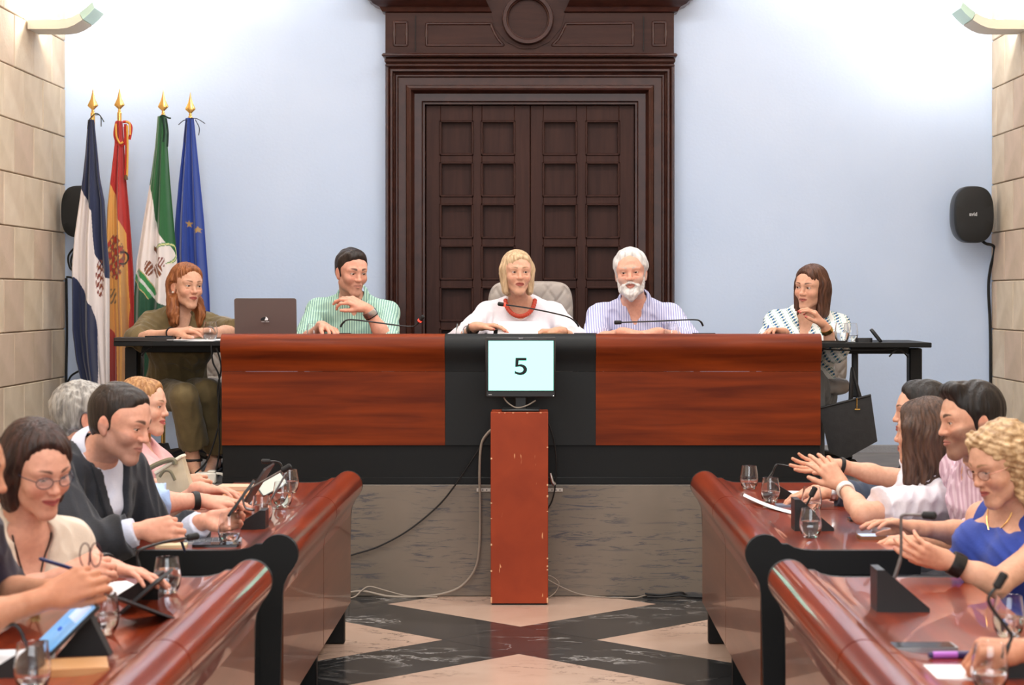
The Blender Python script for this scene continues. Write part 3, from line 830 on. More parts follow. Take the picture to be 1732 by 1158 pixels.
SKINS = {'fair': srgb(226, 178, 155), 'warm': srgb(222, 172, 146), 'tan': srgb(200, 144, 115), 'rosy': srgb(228, 172, 150)}
class Person:
    """hip, neck base, head, two arms (wrist, pole, hand) -> one skin mesh; clothes are separate shells over the same joints"""
    def __init__(s, label, hip, neck, head, sh=.185, female=False, bulk=1.0, skin='warm', right=None, shoulder_dir=None, bust=.0, la=None, ra=None, base=None, hh=.003, nh=None, belly=0.0):
        s.hip = np.array(hip, float); s.neck = np.array(neck, float); s.head = head; s.female = female; s.bulk = bulk; s.skin = np.array(SKINS[skin]); s.hh = hh
        u = nrm(s.neck-s.hip); r = np.array(right, float); s.right = nrm(r-u*(r @ u)); s.u = u; s.f = np.cross(u, s.right)   # right = the person's own right
        s.root = thing('person', label, 'person', tuple(base if base is not None else (s.hip[0], s.hip[1], 0)))
        s.ops_body = []; L_ = np.linalg.norm(s.neck-s.hip); s.L = L_
        g = bulk; wv = .93 if female else 1.0
        s.secs = [(0, .165*g, .118*g, 0), (.22, .150*g*wv, .108*g, .008+belly), (.45, .142*g*wv, .102*g, .010+belly*.7), (.68, .152*g*wv, .108*g, .010), (.84, .135*g*wv, .090*g, 0), (.95, .085*g, .066, 0), (1.0, .06, .056, 0)]
        s.bust = bust
        O = s.ops_body
        O.append(('u', s.torso(0), 0))
        s.S = {}; s.El = {}; s.Wr = {}; s.hand = {}
        hd = head
        O.append(('u', cone(s.neck-s.u*.03, hd.W(0, .022, -.062), .064*(.84 if female else 1), .057*hd.s*(.84 if female else 1)), .025))
        for sd, arm in ((1, ra), (-1, la)):       # +1 = own right
            Sp = s.neck+s.right*sd*sh-s.u*.062+s.f*(arm.get('fwd', 0) if arm else 0)+s.u*(arm.get('up', 0) if arm else 0)
            s.S[sd] = Sp
            O.append(('u', cone(s.neck-s.u*.022, Sp, .056*g, .046*g), .055))
            if arm is None: continue
            k = .9 if female else 1.0; Wr = np.array(arm['w'], float); El = np.array(arm['e'], float) if 'e' in arm else ik(Sp, Wr, .30*k+.01, .255*k, arm.get('pole', (sd*.6, .3, -1)))
            s.El[sd], s.Wr[sd] = El, Wr
            O.append(('u', cone(Sp, El, .046*k*g, .039*k*g), .03)); O.append(('u', cone(El, El*.6+Wr*.4, .040*k*g, .0385*k*g), .02)); O.append(('u', cone(El*.65+Wr*.35, Wr, .0385*k*g, .0245*k), .02))
            if 'd' in arm:
                ho, lo, hi, tips = hand_ops(Wr+nrm(arm['d'])*.012, arm['d'], np.array(arm['n'], float), sd > 0, sc=arm.get('sc', .93 if female else 1.0), **{q: arm[q] for q in ('curl', 'spread', 'thumb', 'tcurl') if q in arm})
                s.hand[sd] = (ho, lo, hi, tips)
        if bust:
            for x in (-1, 1): O.append(('u', s.bust_prim(x, 0), .05))
    def torso(s, d, t0=0.0):
        A = s.hip+(s.neck-s.hip)*t0
        return loft(s.hip, s.neck, s.right, [(t, a+d, b+d, f) for t, a, b, f in s.secs])
    def bust_prim(s, x, d):
        c = s.hip+s.u*s.L*.62+s.f*(.075*s.bulk)+s.right*x*.075*s.bulk; r = (.075+.3*s.bust)*s.bulk
        return ell(c, V(r*.95, r*.95, r*.95)+d)
    def finish(s, lip=srgb(176, 92, 84), hairc=(.03, .02, .015), beard=None, iris='brown', hv=.0027, bv=.009, legs=None, head=True, nails=None):
        hd = s.head; hops = hd.ops(); ops = s.ops_body
        allops = ops[:1]+hops+ops[1:] if False else hops+ops
        # body ops first so that face carving only touches the face: torso, neck, then head on top
        neck_i = [i for i, o in enumerate(ops)]
        HL = hd.c-.150*hd.s; HH = hd.c+.150*hd.s; HL = np.maximum(HL, hd.c-V(.15, .15, .168)*hd.s)
        seq = [('u', p, max(k, .02) if i == 0 else k) for i, (o, p, k) in enumerate(ops)]
        hseq = hops[:1]+[('u', ops[1][1], .02)]+hops[1:]+[('u', ops[0][1], .02)]+[('u', p, k) for o, p, k in ops[2:]]
        VS, FS, CS = [], [], []; nv = 0
        boxes = []
        def put(v, f, c):
            nonlocal nv
            VS.append(v); FS.append(f+nv); CS.append(c); nv += len(v)
        if head:
            v, f = mesh_ops(hseq, hv, HL, HH, rel=1)
            put(v, f, hd.colour(v, s.skin, lip, hairc, beard)); boxes.append((HL, HH))
        for sd, (ho, lo, hi, tips) in s.hand.items():
            aseq = [(o, p, k) for o, p, k in ops if True]
            fo = [('u', cone(s.El[sd]*.65+s.Wr[sd]*.35, s.Wr[sd], .0385*(.9 if s.female else 1)*s.bulk, .0245*(.9 if s.female else 1)), 0)]+[('u', p, max(k, .012) if i == 0 else k) for i, (o, p, k) in enumerate(ho)]
            v, f = mesh_ops(fo, s.hh, lo, hi, rel=1); c = np.tile(s.skin*V(1.0, .93, .9), (len(v), 1))
            if nails is not None:
                for tp in tips:
                    wgt = np.exp(-(np.linalg.norm(v-tp, axis=1)/.0085)**4); c = c*(1-wgt[:, None])+np.array(nails)*wgt[:, None]
            put(v, f, c); boxes.append((lo, hi))
        bops = [('u', p, k) for o, p, k in ops]
        if head: bops.append(hops[0])
        for sd, (ho, lo, hi, tips) in s.hand.items(): bops.append(('u', ho[0][1], .012))
        if legs: bops += legs
        v, f = mesh_ops(bops, bv, rel=1)
        cen = v[f].mean(1); keep = np.ones(len(f), bool)
        for lo, hi in boxes: keep &= ~np.all((cen > lo+bv*.9) & (cen < hi-bv*.9), axis=1)
        f = f[keep]; put(v, f, np.tile(s.skin, (len(v), 1)))
        me = np_mesh('body', np.concatenate(VS), np.concatenate(FS), SKIN, np.concatenate(CS))
        link('body', me, s.root, world=True)
        if head: hd.add_eyes(s.root, iris)
        return s
    def cloth(s, name, ops, m, h=.0055, disp=None, rel=1, lo=None, hi=None, cols=None):
        v, f = mesh_ops(ops, h, disp=disp, rel=rel, lo=lo, hi=hi)
        return link(name, np_mesh(name, v, f, m, cols(v) if cols else None), s.root, world=True)
    def top(s, d=.012, sleeves=None, k=.03, hem=0.0, neckcut=.062, vneck=None, sleeve_r=.010, drop=0.0):
        """ops of an upper garment. sleeves {side: fraction along upper arm + forearm (0..2)}"""
        o = [('u', s.torso(d), 0)]; g = s.bulk; kk = .9 if s.female else 1.0
        if s.bust:
            for x in (-1, 1): o.append(('u', s.bust_prim(x, d), .06))
        for sd in (1, -1):
            o.append(('u', cone(s.neck-s.u*.022, s.S[sd], .056*g+d, .046*g+d), .055))
            if sd not in s.El: continue
            sl = (sleeves or {}).get(sd, 2); S0, E, W = s.S[sd], s.El[sd], s.Wr[sd]; r = sleeve_r
            if sl <= 1:
                e = S0+(E-S0)*sl; o.append(('u', cone(S0, e, (.047*g*kk+d), (.050-.010*sl)*g*kk+d+r, cut=True), k))
            else:
                q = sl-1; e = E+(W-E)*q
                o.append(('u', cone(S0, E, (.047*g*kk+d), .041*g*kk+d+r*.6), k))
                o.append(('u', cone(E, e, .042*g*kk+d+r*.6, ((.040-.014*q)*g*kk+d+r), cut=True), .02))
        nb = s.neck
        if neckcut: o.append(('s', cone(nb-s.u*.02, s.head.W(0, .02, -.05), neckcut, neckcut*.95), .006))
        if vneck:
            w_, dep = vneck; a = nb+s.u*.01+s.f*.06; b_ = nb-s.u*dep+s.f*(.115+.5*s.bust)
            o.append(('s', cone(a, b_, w_, .006), .008)); o.append(('s', cone(a+s.f*.05, b_+s.f*.06, w_, .006), .008))
        return o
    def collar(s, m, h=.040, r=.066, open_=.9, point=.05, name='collar', flare=.020, lift=.026, tilt=.5, closed=False):
        """folded shirt collar: a thin band round the neck falling to two points"""
        n = 26; P = []; Q = []; hd = s.head
        ax = nrm(hd.W(0, .02, -.06)-s.neck); rt = nrm(s.right-ax*(s.right @ ax)); fw = np.cross(ax, rt); o = s.neck+ax*(.012+lift)
        for i in range(n+1):
            a = -PI+2*PI*i/n; a = a*(1-open_*.10); fr = (1+math.cos(PI-abs(a)))/2       # a = 0 at the nape, ends at the throat
            dr = rt*math.sin(a)-fw*math.cos(a); front = max(0, abs(a)/PI-.45)/.55
            tp = o+dr*r+ax*(.030-.040*front**1.3)-fw*0; lo = o+dr*(r+flare)+ax*(-.006-(h-.025)*.5-.030*front-point*front**4)
            P.append((tp, lo))
        v = []; f = []
        t = .0022
        for tp, lo in P:
            nn = nrm(np.cross(lo-tp, ax)); out = nrm((tp+lo)/2-o)
            mid = (tp+lo)/2+out*.006
            v += [tp, mid, lo, lo+out*t, mid+out*t*1.6, tp+out*t]
        for i in range(n):
            for k in range(6): f.append((i*6+k, i*6+(k+1) % 6, (i+1)*6+(k+1) % 6, (i+1)*6+k))
        f += [tuple(range(5, -1, -1)), tuple(n*6+k for k in range(6))]
        b = MB(); b.add([tuple(p) for p in v], f)
        return part(name, b, m, s.root, world=True, ang=50)
    def hair(s, ops, m, h=.0034, disp=None, name='hair', rel=1):
        v, f = mesh_ops(ops, h, disp=disp, rel=rel)
        return link(name, np_mesh(name, v, f, m), s.root, world=True)
    def limb_band(s, name, sd, at, m, wd=.012, r=.0285, th=.004):
        E, W = s.El[sd], s.Wr[sd]; d = nrm(W-E); c = E+(W-E)*at; b = MB()
        R = Vector((0, 0, 1)).rotation_difference(Vector(d)).to_matrix()
        b.lathe([(r, -wd/2), (r+th, -wd/2), (r+th*1.3, 0), (r+th, wd/2), (r, wd/2)], 20, R, tuple(c))
        return part(name, b, m, s.root, world=True)
def strands(hd, amp=.0016, f1=34, f2=17, seed=0):
    def fn(P):
        q = hd.local(P); a = np.arctan2(q[:, 0], q[:, 1]-.01); r = np.hypot(q[:, 0], q[:, 1])
        return amp*(np.sin(f1*a+14*q[:, 2]+3*np.sin(40*q[:, 2]+seed))+.7*np.sin(f2*a-22*q[:, 2]+seed+60*r*.3))
    return fn
def curls(amp=.006, fq=150, seed=1):
    r = np.random.default_rng(seed); D = [nrm(r.normal(size=3)) for _ in range(5)]
    def fn(P):
        w_ = 1.3*np.sin(P @ D[4]*fq*.5); return amp*(np.sin(P @ D[0]*fq+w_)*np.sin(P @ D[1]*fq*.9+w_)+.6*np.sin(P @ D[2]*fq*1.7+w_*1.4))
    return fn
def topfwd(hd, amp=.0011, fq=190, seed=0):
    """combed short hair: ridges running front to back"""
    def fn(P):
        q = hd.local(P); return amp*(np.sin(q[:, 0]*fq+6*np.sin(q[:, 1]*30+seed))+.6*np.sin(q[:, 0]*fq*.47+q[:, 2]*80+seed))
    return fn
def short_hair(hd, th=.012, hairline=.062, temple=.070, nape=-.060, top=0.0, side=0.0, fz=-.007, burn=0.0, quiff=.0):
    E, C = hd.E, hd.C; o = []
    o.append(('u', E((0, .020, .042), (.0755+th*.7+side, .094+th*.9, .080+th)), 0))
    o.append(('u', E((0, .038, -.016), (.063+th*.25, .060+th*.45, .056)), .03))
    o.append(('u', E((0, -.030, .078+top*.6), (.058, .052+fz, .040+top*.5+th*.3)), .02))
    if quiff: o.append(('u', C((-.035, -.055, .112), (.035, -.052, .118), .020+quiff, .022+quiff), .025))
    o.append(('e', E((0, -.132, hairline-.102), (temple-.012, .098, .100)), .045))
    for x in (-1, 1):
        o.append(('e', E((x*.082, -.068, -.044-burn), (.048, .046, .073)), .022))
        o.append(('S', E((x*.090, .016, -.012), (.024, .023, .040)), .005))
        o.append(('S', E((x*.080, .045, -.075), (.042, .042, .040)), .006))
    o.append(('e', E((0, .05, nape-.085), (.11, .085, .07)), .020))
    o.append(('S', half(hd.W(0, .05, nape-.02), -hd.R[:, 2]-hd.R[:, 1]*-.2), .004))
    return o
def long_hair(hd, length=.12, vol=.014, hairline=.072, open_w=.056, tilt=0.0, flare=0.0, back=.0, sidefwd=-.012, open_low=.11, locks=None, ear=False, sidew=.030):
    """straight or wavy hair falling to z=-length, parted round the face"""
    E, C = hd.E, hd.C; o = []
    o.append(('u', E((0, .024, .042), (.0755+vol*.9, .093+vol*.75, .082+vol*.9)), 0))
    o.append(('u', E((0, -.034, .070), (.062, .050, .050)), .02))
    for x in (-1, 1):
        o.append(('u', C((x*(.060+vol*.6), sidefwd+.02, .02), (x*(.058+vol*.4+flare), sidefwd, -length+sidew*.8), sidew+.004, sidew*.8), .03))
        o.append(('u', C((x*.045, .055, .0), (x*(.040+flare), .060+back, -length+.03), .048, .036), .03))
    if length > .15:
        for x in (-1, 1): o.append(('u', C((x*.060, .035, -.02), (x*.052, .030, -length+.03), .042, .034), .03))
    o.append(('u', C((0, .060, .02), (0, .064+back, -length+.035), .060, .040), .03))
    for a, b, ra, rb in (locks or []): o.append(('u', C(a, b, ra, rb), .012))
    rt = np.array(Matrix.Rotation(tilt, 3, 'Y'))
    o.append(('e', E((0, -.125, hairline-.008-.5*(hairline+open_low)), (open_w-.008, .104, .5*(hairline+open_low)), rt), .026))
    if ear:
        for x in (-1, 1): o.append(('S', E((x*.092, -.012, -.015), (.028, .040, .045)), .006))
    # hollow for the neck and jaw so the fall of hair stays a sheet
    o.append(('S', C((0, -.035, -.070), (0, -.045, -length-.06), .052, .060), .01))
    return o
# ---------------------------------------------------------------- the people
def p3(x, y, Y): return np.array(px(x, y, Y))
def stripe(name, c1, c2, period, axis='X', rough=.85, duty=.5, rot=0):
    m = mat(name, srgb(*c1), rough, bump=.2, scale=30, bscale=90); N, L, b = nodes(m)
    tc = N.new('ShaderNodeTexCoord'); mp = N.new('ShaderNodeMapping'); mp.inputs['Rotation'].default_value = (0, rot, 0); L.new(tc.outputs['Object'], mp.inputs[0])
    wv = N.new('ShaderNodeTexWave'); wv.bands_direction = axis; wv.inputs['Scale'].default_value = .314/period; wv.inputs['Distortion'].default_value = .6; wv.inputs['Detail'].default_value = 1; wv.inputs['Detail Scale'].default_value = .15
    L.new(mp.outputs[0], wv.inputs['Vector'])
    cr = N.new('ShaderNodeValToRGB'); cr.color_ramp.elements[0].position = duty-.12; cr.color_ramp.elements[1].position = duty+.12
    cr.color_ramp.elements[0].color = (*srgb(*c1), 1); cr.color_ramp.elements[1].color = (*srgb(*c2), 1); L.new(wv.outputs['Fac'], cr.inputs[0]); L.new(cr.outputs[0], b.inputs['Base Color'])
    return m
def cloth_mat(name, c, rough=.85, c2=None, sheen=.15): return mat(name, srgb(*c), rough, col2=srgb(*(c2 or [max(0, q-8) for q in c])), scale=14, bump=.25, bscale=160, sheen=sheen)
RX = (-1, 0, 0)
def rgt(psi): a = math.radians(psi); return (-math.cos(a), -math.sin(a), 0)
def trousers(p, m, knees, ankles, hipw=.085, r=(.088, .072, .062, .066), name='trousers', seat=True):
    o = [('u', ell(p.hip+p.u*-.01, (.165*p.bulk, .13*p.bulk, .105)), 0)] if seat else []
    for sd, kn, an in zip((1, -1), knees, ankles):
        h0 = p.hip+p.right*sd*hipw-V(0, 0, .03); kn = np.array(kn, float); an = np.array(an, float)
        o.append(('u', cone(h0, kn, r[0], r[1]), .02)); o.append(('u', cone(kn, an, r[1], r[3], cut=True), .012))
    return p.cloth(name, o, m, h=.008, disp=folds(.005, 60, 3))
def std_legs(p, m, fwd=.42, zf=0.0, spread=.10, shin_back=.0):
    kn = [p.hip+p.f*fwd+p.right*sd*spread-V(0, 0, .02) for sd in (1, -1)]
    for k in kn: k[2] = zf+.50
    an = [V(k[0], k[1], zf+.10)-p.f*shin_back for k in kn]
    trousers(p, m, kn, an)
    for sd, a in zip((1, -1), an):
        p.hair([('u', cone(a+V(0, 0, -.05), a+nrm(p.f*V(1, 1, 0))*.17+V(0, 0, -.065), .042, .034), 0), ('s', half(a+V(0, 0, -.099), (0, 0, -1)), 0)], M['black_matte'], h=.008, name='shoe')
SH_BLACK = M['black_matte']
DARK_TR = cloth_mat('dark_trousers', (44, 46, 54)); NAVY = cloth_mat('navy_suit_cloth', (38, 41, 50), .8, (32, 35, 43))
def glasses_on(p, m, r=.021, tint=True, flat=.82, name='spectacles'):
    hd = p.head; b = MB()
    for x in (-1, 1):
        cx, cy, cz = x*.033, -.101, .006; pts = []
        for k in range(21):
            a = 2*PI*k/20; pts.append(hd.W(cx+r*1.15*math.cos(a), cy+.010*((cx+r*math.cos(a))/.05)**2, cz+r*flat*math.sin(a)))
        b.tube(pts, .0011, 6, caps=False)
        b.tube([hd.W(x*.056, -.090, .010), hd.W(x*.074, -.05, .010), hd.W(x*.078, .012, .012)], .0012, 6)
    b.tube([hd.W(-.010, -.101, .010), hd.W(0, -.105, .013), hd.W(.010, -.101, .010)], .0011, 6)
    o = part(name, b, m, p.root, world=True)
    for x in (-1, 1):
        b2 = MB(); cx = x*.033; v = [hd.W(cx, -.1015, .006)]; n = 20
        for k in range(n):
            a = 2*PI*k/n; v.append(hd.W(cx+r*1.1*math.cos(a), -.1005+.010*((cx+r*math.cos(a))/.05)**2, .006+r*flat*.97*math.sin(a)))
        b2.add(v, [(0, 1+k, 1+(k+1) % n) for k in range(n)])
        part('lens', b2, LENS, o, world=True)
LENS = mat('spectacle_lens', (.9, .93, 1), .02, alpha=1); _n, _l, _b = nodes(LENS); _b.inputs['Alpha'].default_value = .14; _b.inputs['Specular IOR Level'].default_value = .8
def beads(p, pts, r, m, name='bead_necklace', n=None):
    o = MB()
    for q in pts: o.ball(q, (r, r*.85, r), 8)
    return part(name, o, m, p.root, world=True)
def button_line(p, x0, x1, n, m, off=.004):
    b = MB()
    for i in range(n):
        q = x0+(x1-x0)*i/(n-1); b.ball(q, .005, 8)
    part('shirt_buttons', b, m, p.root, world=True)
SHOES = []

# 1 -- seated at the left side table
h = Head(p3(316, 485, 10.35), 36, 4, 2, sc=.97, female=True, age=1, open_=.85, full=.98, gaze=(14, 0))
P1 = Person('woman in an olive blouse and trousers at the left side table', p3(298, 657, 10.55), p3(306, 530, 10.42), h, sh=.155, female=True, skin='warm', right=rgt(14), bust=.05,
            ra=dict(w=p3(292, 563, 10.02), e=p3(232, 574, 10.22), d=(1, -.12, .22), n=(.1, .3, -1), curl=(.35, .4, .45, .5), thumb=(.5, .3)),
            la=dict(w=p3(351, 562, 10.04), e=p3(398, 562, 10.30), d=(-1, -.1, .1), n=(0, .3, -1), curl=(.4, .45, .5, .55), thumb=(.5, .3)), base=(px(300, 0, 10.5).x, 10.5, ZP))
OL = cloth_mat('olive_crepe', (112, 96, 62), .8, (98, 83, 52))
kn = [p3(312, 672, 9.98), p3(350, 664, 10.14)]; an = [p3(328, 752, 10.10), p3(368, 757, 10.30)]
lg = []
for k, a, tx in zip(kn, an, (334, 352)):
    t = p3(tx, 797, 9.98); t[2] = ZP+.03; a2 = a.copy(); a2[2] = ZP+.10; a2 = a2*V(.6, 1, 1)+V(.4*p3(tx-4, 0, 10.2)[0], 0, 0)
    lg += [('u', cone(k, a2, .05, .034), .02), ('u', cone(a2, a2+V(0, .02, -.06), .034, .03), .02), ('u', cone(a2+V(0, 0, -.03), t, .034, .024), .02)]
    SHOES.append((a2, t))
P1.finish(lip=srgb(176, 88, 80), hairc=srgb(110, 70, 45), legs=lg, nails=srgb(225, 190, 180))
P1.cloth('blouse', P1.top(.016, {1: 1.12, -1: 1.15}, neckcut=.055, vneck=(.055, .13), sleeve_r=.018)+[('s', half(P1.hip+P1.u*.02, -P1.u), .01)], OL, disp=folds(.007, 62, 1))
P1.collar(OL, .045, .060, open_=1.3, point=.05, flare=.022)
trousers(P1, OL, kn, an, r=(.092, .074, .07, .078), hipw=.075)
for a2, t in SHOES:
    P1.hair([('u', cone(a2+V(0, .04, -.065), t+V(0, 0, -.012), .036, .030), 0), ('s', half(V(0, 0, ZP+.034), (0, 0, 1)), 0), ('s', half(V(0, 0, ZP+.002), (0, 0, -1)), 0)], SH_BLACK, h=.005, name='shoe')
    b = MB(); b.tube([a2+V(.042*math.cos(q), .042*math.sin(q), -.005) for q in np.linspace(0, 2*PI, 16)], .008, 6); part('ankle_strap', b, SH_BLACK, P1.root, world=True)
HM = hair_mat('auburn_hair', (118, 66, 36), (158, 98, 58))
lk = []
for x, z0, s_ in ((-1, -.10, 1), (1, -.10, 1)):
    lk += [((x*.070, .005, -.06), (x*.076, -.012, -.15), .030, .036), ((x*.062, -.020, -.13), (x*.070, -.030, -.19), .028, .024), ((x*.05, .03, -.08), (x*.05, .02, -.19), .045, .035)]
P1.hair(long_hair(h, .14, .013, hairline=.102, open_w=.066, open_low=.13, locks=lk, ear=True, sidefwd=.012), HM, disp=lambda P: strands(h, .0020)(P)+curls(.0035, 110)(P)*np.clip((-h.local(P)[:, 2]-.07)/.05, 0, 1))
for x in (-1, 1): part('pearl_earring', MB().ball(h.W(x*.083, -.003, -.032), .006, 10), mat('pearl', srgb(235, 228, 220), .2), P1.root, world=True)
P1.limb_band('hair_tie', 1, .96, M['rubber'], .010, .028, .004); P1.limb_band('watch', -1, .93, M['silver'], .016, .028, .004)

# 2 -- striped green shirt
h = Head(p3(595, 461, 10.3), 30, 12, 0, sc=.98, open_=.8, gaze=(10, 12), brow=.0075, mouth=.12)
P2 = Person('young man in a pale green striped shirt, hand at his chin', p3(590, 660, 10.55), p3(598, 508, 10.43), h, sh=.185, skin='rosy', right=rgt(8),
            ra=dict(w=p3(545, 551, 10.02), e=p3(512, 583, 10.22), d=(.55, -.7, -.15), n=(0, -.25, -1), curl=(.4, .4, .45, .5), thumb=(.55, .3), spread=.16),
            la=dict(w=p3(621, 522, 10.05), e=p3(655, 578, 10.10), d=(-.75, -.15, .40), n=(-.35, .6, -.75), curl=(.62, .5, .55, .6), thumb=(.5, .45), spread=.05), base=(px(590, 0, 10.5).x, 10.5, ZP))
P2.finish(lip=srgb(200, 140, 124), hairc=srgb(42, 30, 26), beard=(srgb(168, 128, 112), .35))
m2 = stripe('green_stripe_shirt', (190, 224, 206), (128, 168, 160), .0125)
P2.cloth('shirt', P2.top(.013, {1: 1.18, -1: 1.10}, neckcut=.064, vneck=(.035, .085), sleeve_r=.016), m2, disp=folds(.006, 75, 2))
P2.collar(m2, .044, .068, open_=.9, point=.045)
P2.hair(short_hair(h, .012, hairline=.078, top=.010), hair_mat('dark_brown_hair', (30, 22, 19), (48, 35, 29)), disp=topfwd(h))
P2.limb_band('watch', -1, .86, M['steel'], .030, .030, .006); P2.limb_band('bracelet', -1, .78, M['rubber'], .008, .031, .004)
std_legs(P2, DARK_TR, zf=ZP)

# 3 -- centre, white top, coral beads
h = Head(p3(875, 463, 10.3), 10, 1, 0, sc=.955, female=True, age=1, open_=.85, mouth=.35, gaze=(8, 0))
P3 = Person('woman with a blond bob, white top and coral bead necklace', p3(880, 660, 10.55), p3(880, 512, 10.44), h, sh=.175, female=True, skin='warm', right=RX, bust=.05, bulk=1.04,
            ra=dict(w=p3(805, 552, 9.98), e=p3(768, 584, 10.22), d=(1, -.25, .04), n=(0, -.1, -1), curl=(.25, .3, .35, .4), thumb=(.6, .2), spread=.12),
            la=dict(w=p3(948, 560, 10.0), e=p3(980, 580, 10.25), d=(-1, -.25, 0), n=(0, 0, -1), curl=(.4, .45, .5, .5), thumb=(.5, .3)), base=(px(880, 0, 10.5).x, 10.5, ZP))
P3.finish(lip=srgb(170, 92, 82), hairc=srgb(140, 108, 80), nails=srgb(190, 90, 80))
WT = cloth_mat('white_jersey', (240, 234, 240), .85, (228, 222, 232))
P3.cloth('top', P3.top(.014, {1: 1.55, -1: 1.6}, neckcut=.058, vneck=(.068, .085), sleeve_r=.018), WT, disp=folds(.006, 60, 5))
HM = hair_mat('blond_hair', (176, 146, 112), (212, 184, 148))
P3.hair(long_hair(h, .118, .013, hairline=.090, open_w=.055, tilt=.30, open_low=.125, sidefwd=-.020, sidew=.028), HM, disp=strands(h, .0018))
nk = p3(877, 505, 10.28)
CORAL = mat('coral_beads', srgb(196, 66, 40), .35)
pts = []
for k in range(23):
    a = PI*(.02+.96*k/22); q = P3.neck+V(-.078*math.cos(a), -.055-.075*math.sin(a), .018-.088*math.sin(a)); pts.append(q)
beads(P3, pts, .0125, CORAL)
for x in (-1, 1):
    b = MB()
    for z, r in ((-.058, .007), (-.068, .008), (-.079, .006)): b.ball(h.W(x*.080, -.012, z), r, 8)
    part('coral_earring', b, CORAL, P3.root, world=True)
P3.limb_band('smart_watch', 1, .86, M['black_plastic'], .030, .026, .006); P3.limb_band('bangle', 1, .70, M['silver'], .006, .033, .004); P3.limb_band('gold_bangle', -1, .88, M['gold'], .006, .027, .003)
std_legs(P3, DARK_TR, zf=ZP)

# 4 -- white beard
h = Head(p3(1067, 463, 10.3), -6, 3, -3, sc=1.02, age=1, open_=.60, smile=1.0, mouth=.5, nose=1.12, full=1.05, gaze=(-4, 0))
P4 = Person('smiling white-bearded man in a blue striped shirt', p3(1075, 660, 10.55), p3(1074, 516, 10.43), h, sh=.19, skin='rosy', right=rgt(-4), bulk=1.08, belly=.02,
            ra=dict(w=p3(1055, 562, 10.0), e=p3(1004, 582, 10.22), d=(1, -.2, -.05), n=(0, 0, -1), curl=(.3, .35, .4, .4), thumb=(.5, .2)),
            la=dict(w=p3(1112, 562, 10.02), e=p3(1166, 580, 10.25), d=(-1, -.2, -.05), n=(0, 0, -1), curl=(.3, .35, .4, .4), thumb=(.5, .2)), base=(px(1075, 0, 10.5).x, 10.5, ZP))
P4.finish(lip=srgb(196, 132, 120), hairc=srgb(190, 182, 176), beard=(srgb(205, 190, 180), .5))
h.add_teeth(P4.root)
m4 = stripe('blue_stripe_shirt', (218, 218, 242), (158, 162, 206), .0125)
P4.cloth('shirt', P4.top(.014, {1: 1.35, -1: 1.45}, neckcut=.066, vneck=(.048, .09), sleeve_r=.016), m4, disp=folds(.006, 70, 7))
P4.collar(stripe('blue_collar', (212, 214, 240), (150, 156, 200), .0125), .046, .071, open_=1.1, point=.045)
HW = hair_mat('white_hair', (196, 194, 194), (232, 230, 228))
P4.hair(short_hair(h, .017, hairline=.108, side=.005, top=.002, temple=.064, nape=-.075), HW, disp=topfwd(h, .0018))
bd = [('u', h.E((0, -.052, -.090), (.040, .042, .036)), 0), ('u', h.C((-.012, -.083, -.098), (.012, -.083, -.098), .020, .020), .02), ('u', h.C((0, -.078, -.11), (0, -.082, -.125), .026, .016), .02)]
for x in (-1, 1):
    bd += [('u', h.C((x*.058, -.008, -.030), (x*.044, -.040, -.082), .016, .022), .02), ('u', h.C((x*.004, -.0995, -.0400), (x*.032, -.084, -.058), .0065, .008), .008), ('u', h.C((x*.034, -.072, -.062), (x*.022, -.076, -.09), .016, .02), .01)]
bd += [('S', h.E((0, -.100, -.057), (.027, .022, .0085)), .003)]
P4.hair(bd, HW, h=.003, disp=curls(.0016, 300, 2), name='beard')
std_legs(P4, DARK_TR, zf=ZP)

# 5 -- right side table
h = Head(p3(1371, 487, 10.4), -36, 6, 4, sc=.96, female=True, age=0, open_=.95, gaze=(-22, 2))
P5 = Person('woman in a patterned white and teal blouse at the right side table', p3(1362, 660, 10.6), p3(1366, 530, 10.48), h, sh=.165, female=True, skin='warm', right=rgt(-14), bust=.05,
            ra=dict(w=p3(1325, 562, 10.10), e=p3(1296, 592, 10.35), d=(-.75, -.6, .12), n=(.3, -.2, -1), curl=(.55, .6, .65, .7), thumb=(.4, .4)),
            la=dict(w=p3(1396, 553, 10.12), e=p3(1412, 588, 10.18), d=(-.55, -.12, .72), n=(-.72, .2, -.45), curl=(.45, .5, .55, .6), thumb=(.35, .5)), base=(px(1382, 0, 10.6).x, 10.6, ZP))
P5.finish(lip=srgb(178, 100, 92), hairc=srgb(62, 38, 28), nails=srgb(196, 60, 70))
m5 = mat('patterned_cotton', srgb(236, 240, 240), .85, bump=.2, scale=40); N, L, bs = nodes(m5)
tc = N.new('ShaderNodeTexCoord'); mp = N.new('ShaderNodeMapping'); mp.inputs['Rotation'].default_value = (.2, .55, .3); L.new(tc.outputs['Object'], mp.inputs[0])
wv = N.new('ShaderNodeTexWave'); wv.inputs['Scale'].default_value = 6.5; wv.inputs['Distortion'].default_value = 2.5; L.new(mp.outputs[0], wv.inputs['Vector'])
w2 = N.new('ShaderNodeTexWave'); w2.bands_direction = 'Z'; w2.inputs['Scale'].default_value = 19; w2.inputs['Distortion'].default_value = .5; L.new(mp.outputs[0], w2.inputs['Vector'])
r1 = N.new('ShaderNodeValToRGB'); r1.color_ramp.interpolation = 'CONSTANT'; e = r1.color_ramp.elements; e[0].color = (*srgb(238, 240, 238), 1); e[1].position = .42; e[1].color = (*srgb(60, 150, 160), 1)
for pp, cc in ((.62, (238, 240, 236)), (.74, (196, 196, 110)), (.84, (40, 100, 150))): q = e.new(pp); q.color = (*srgb(*cc), 1)
L.new(wv.outputs['Fac'], r1.inputs[0])
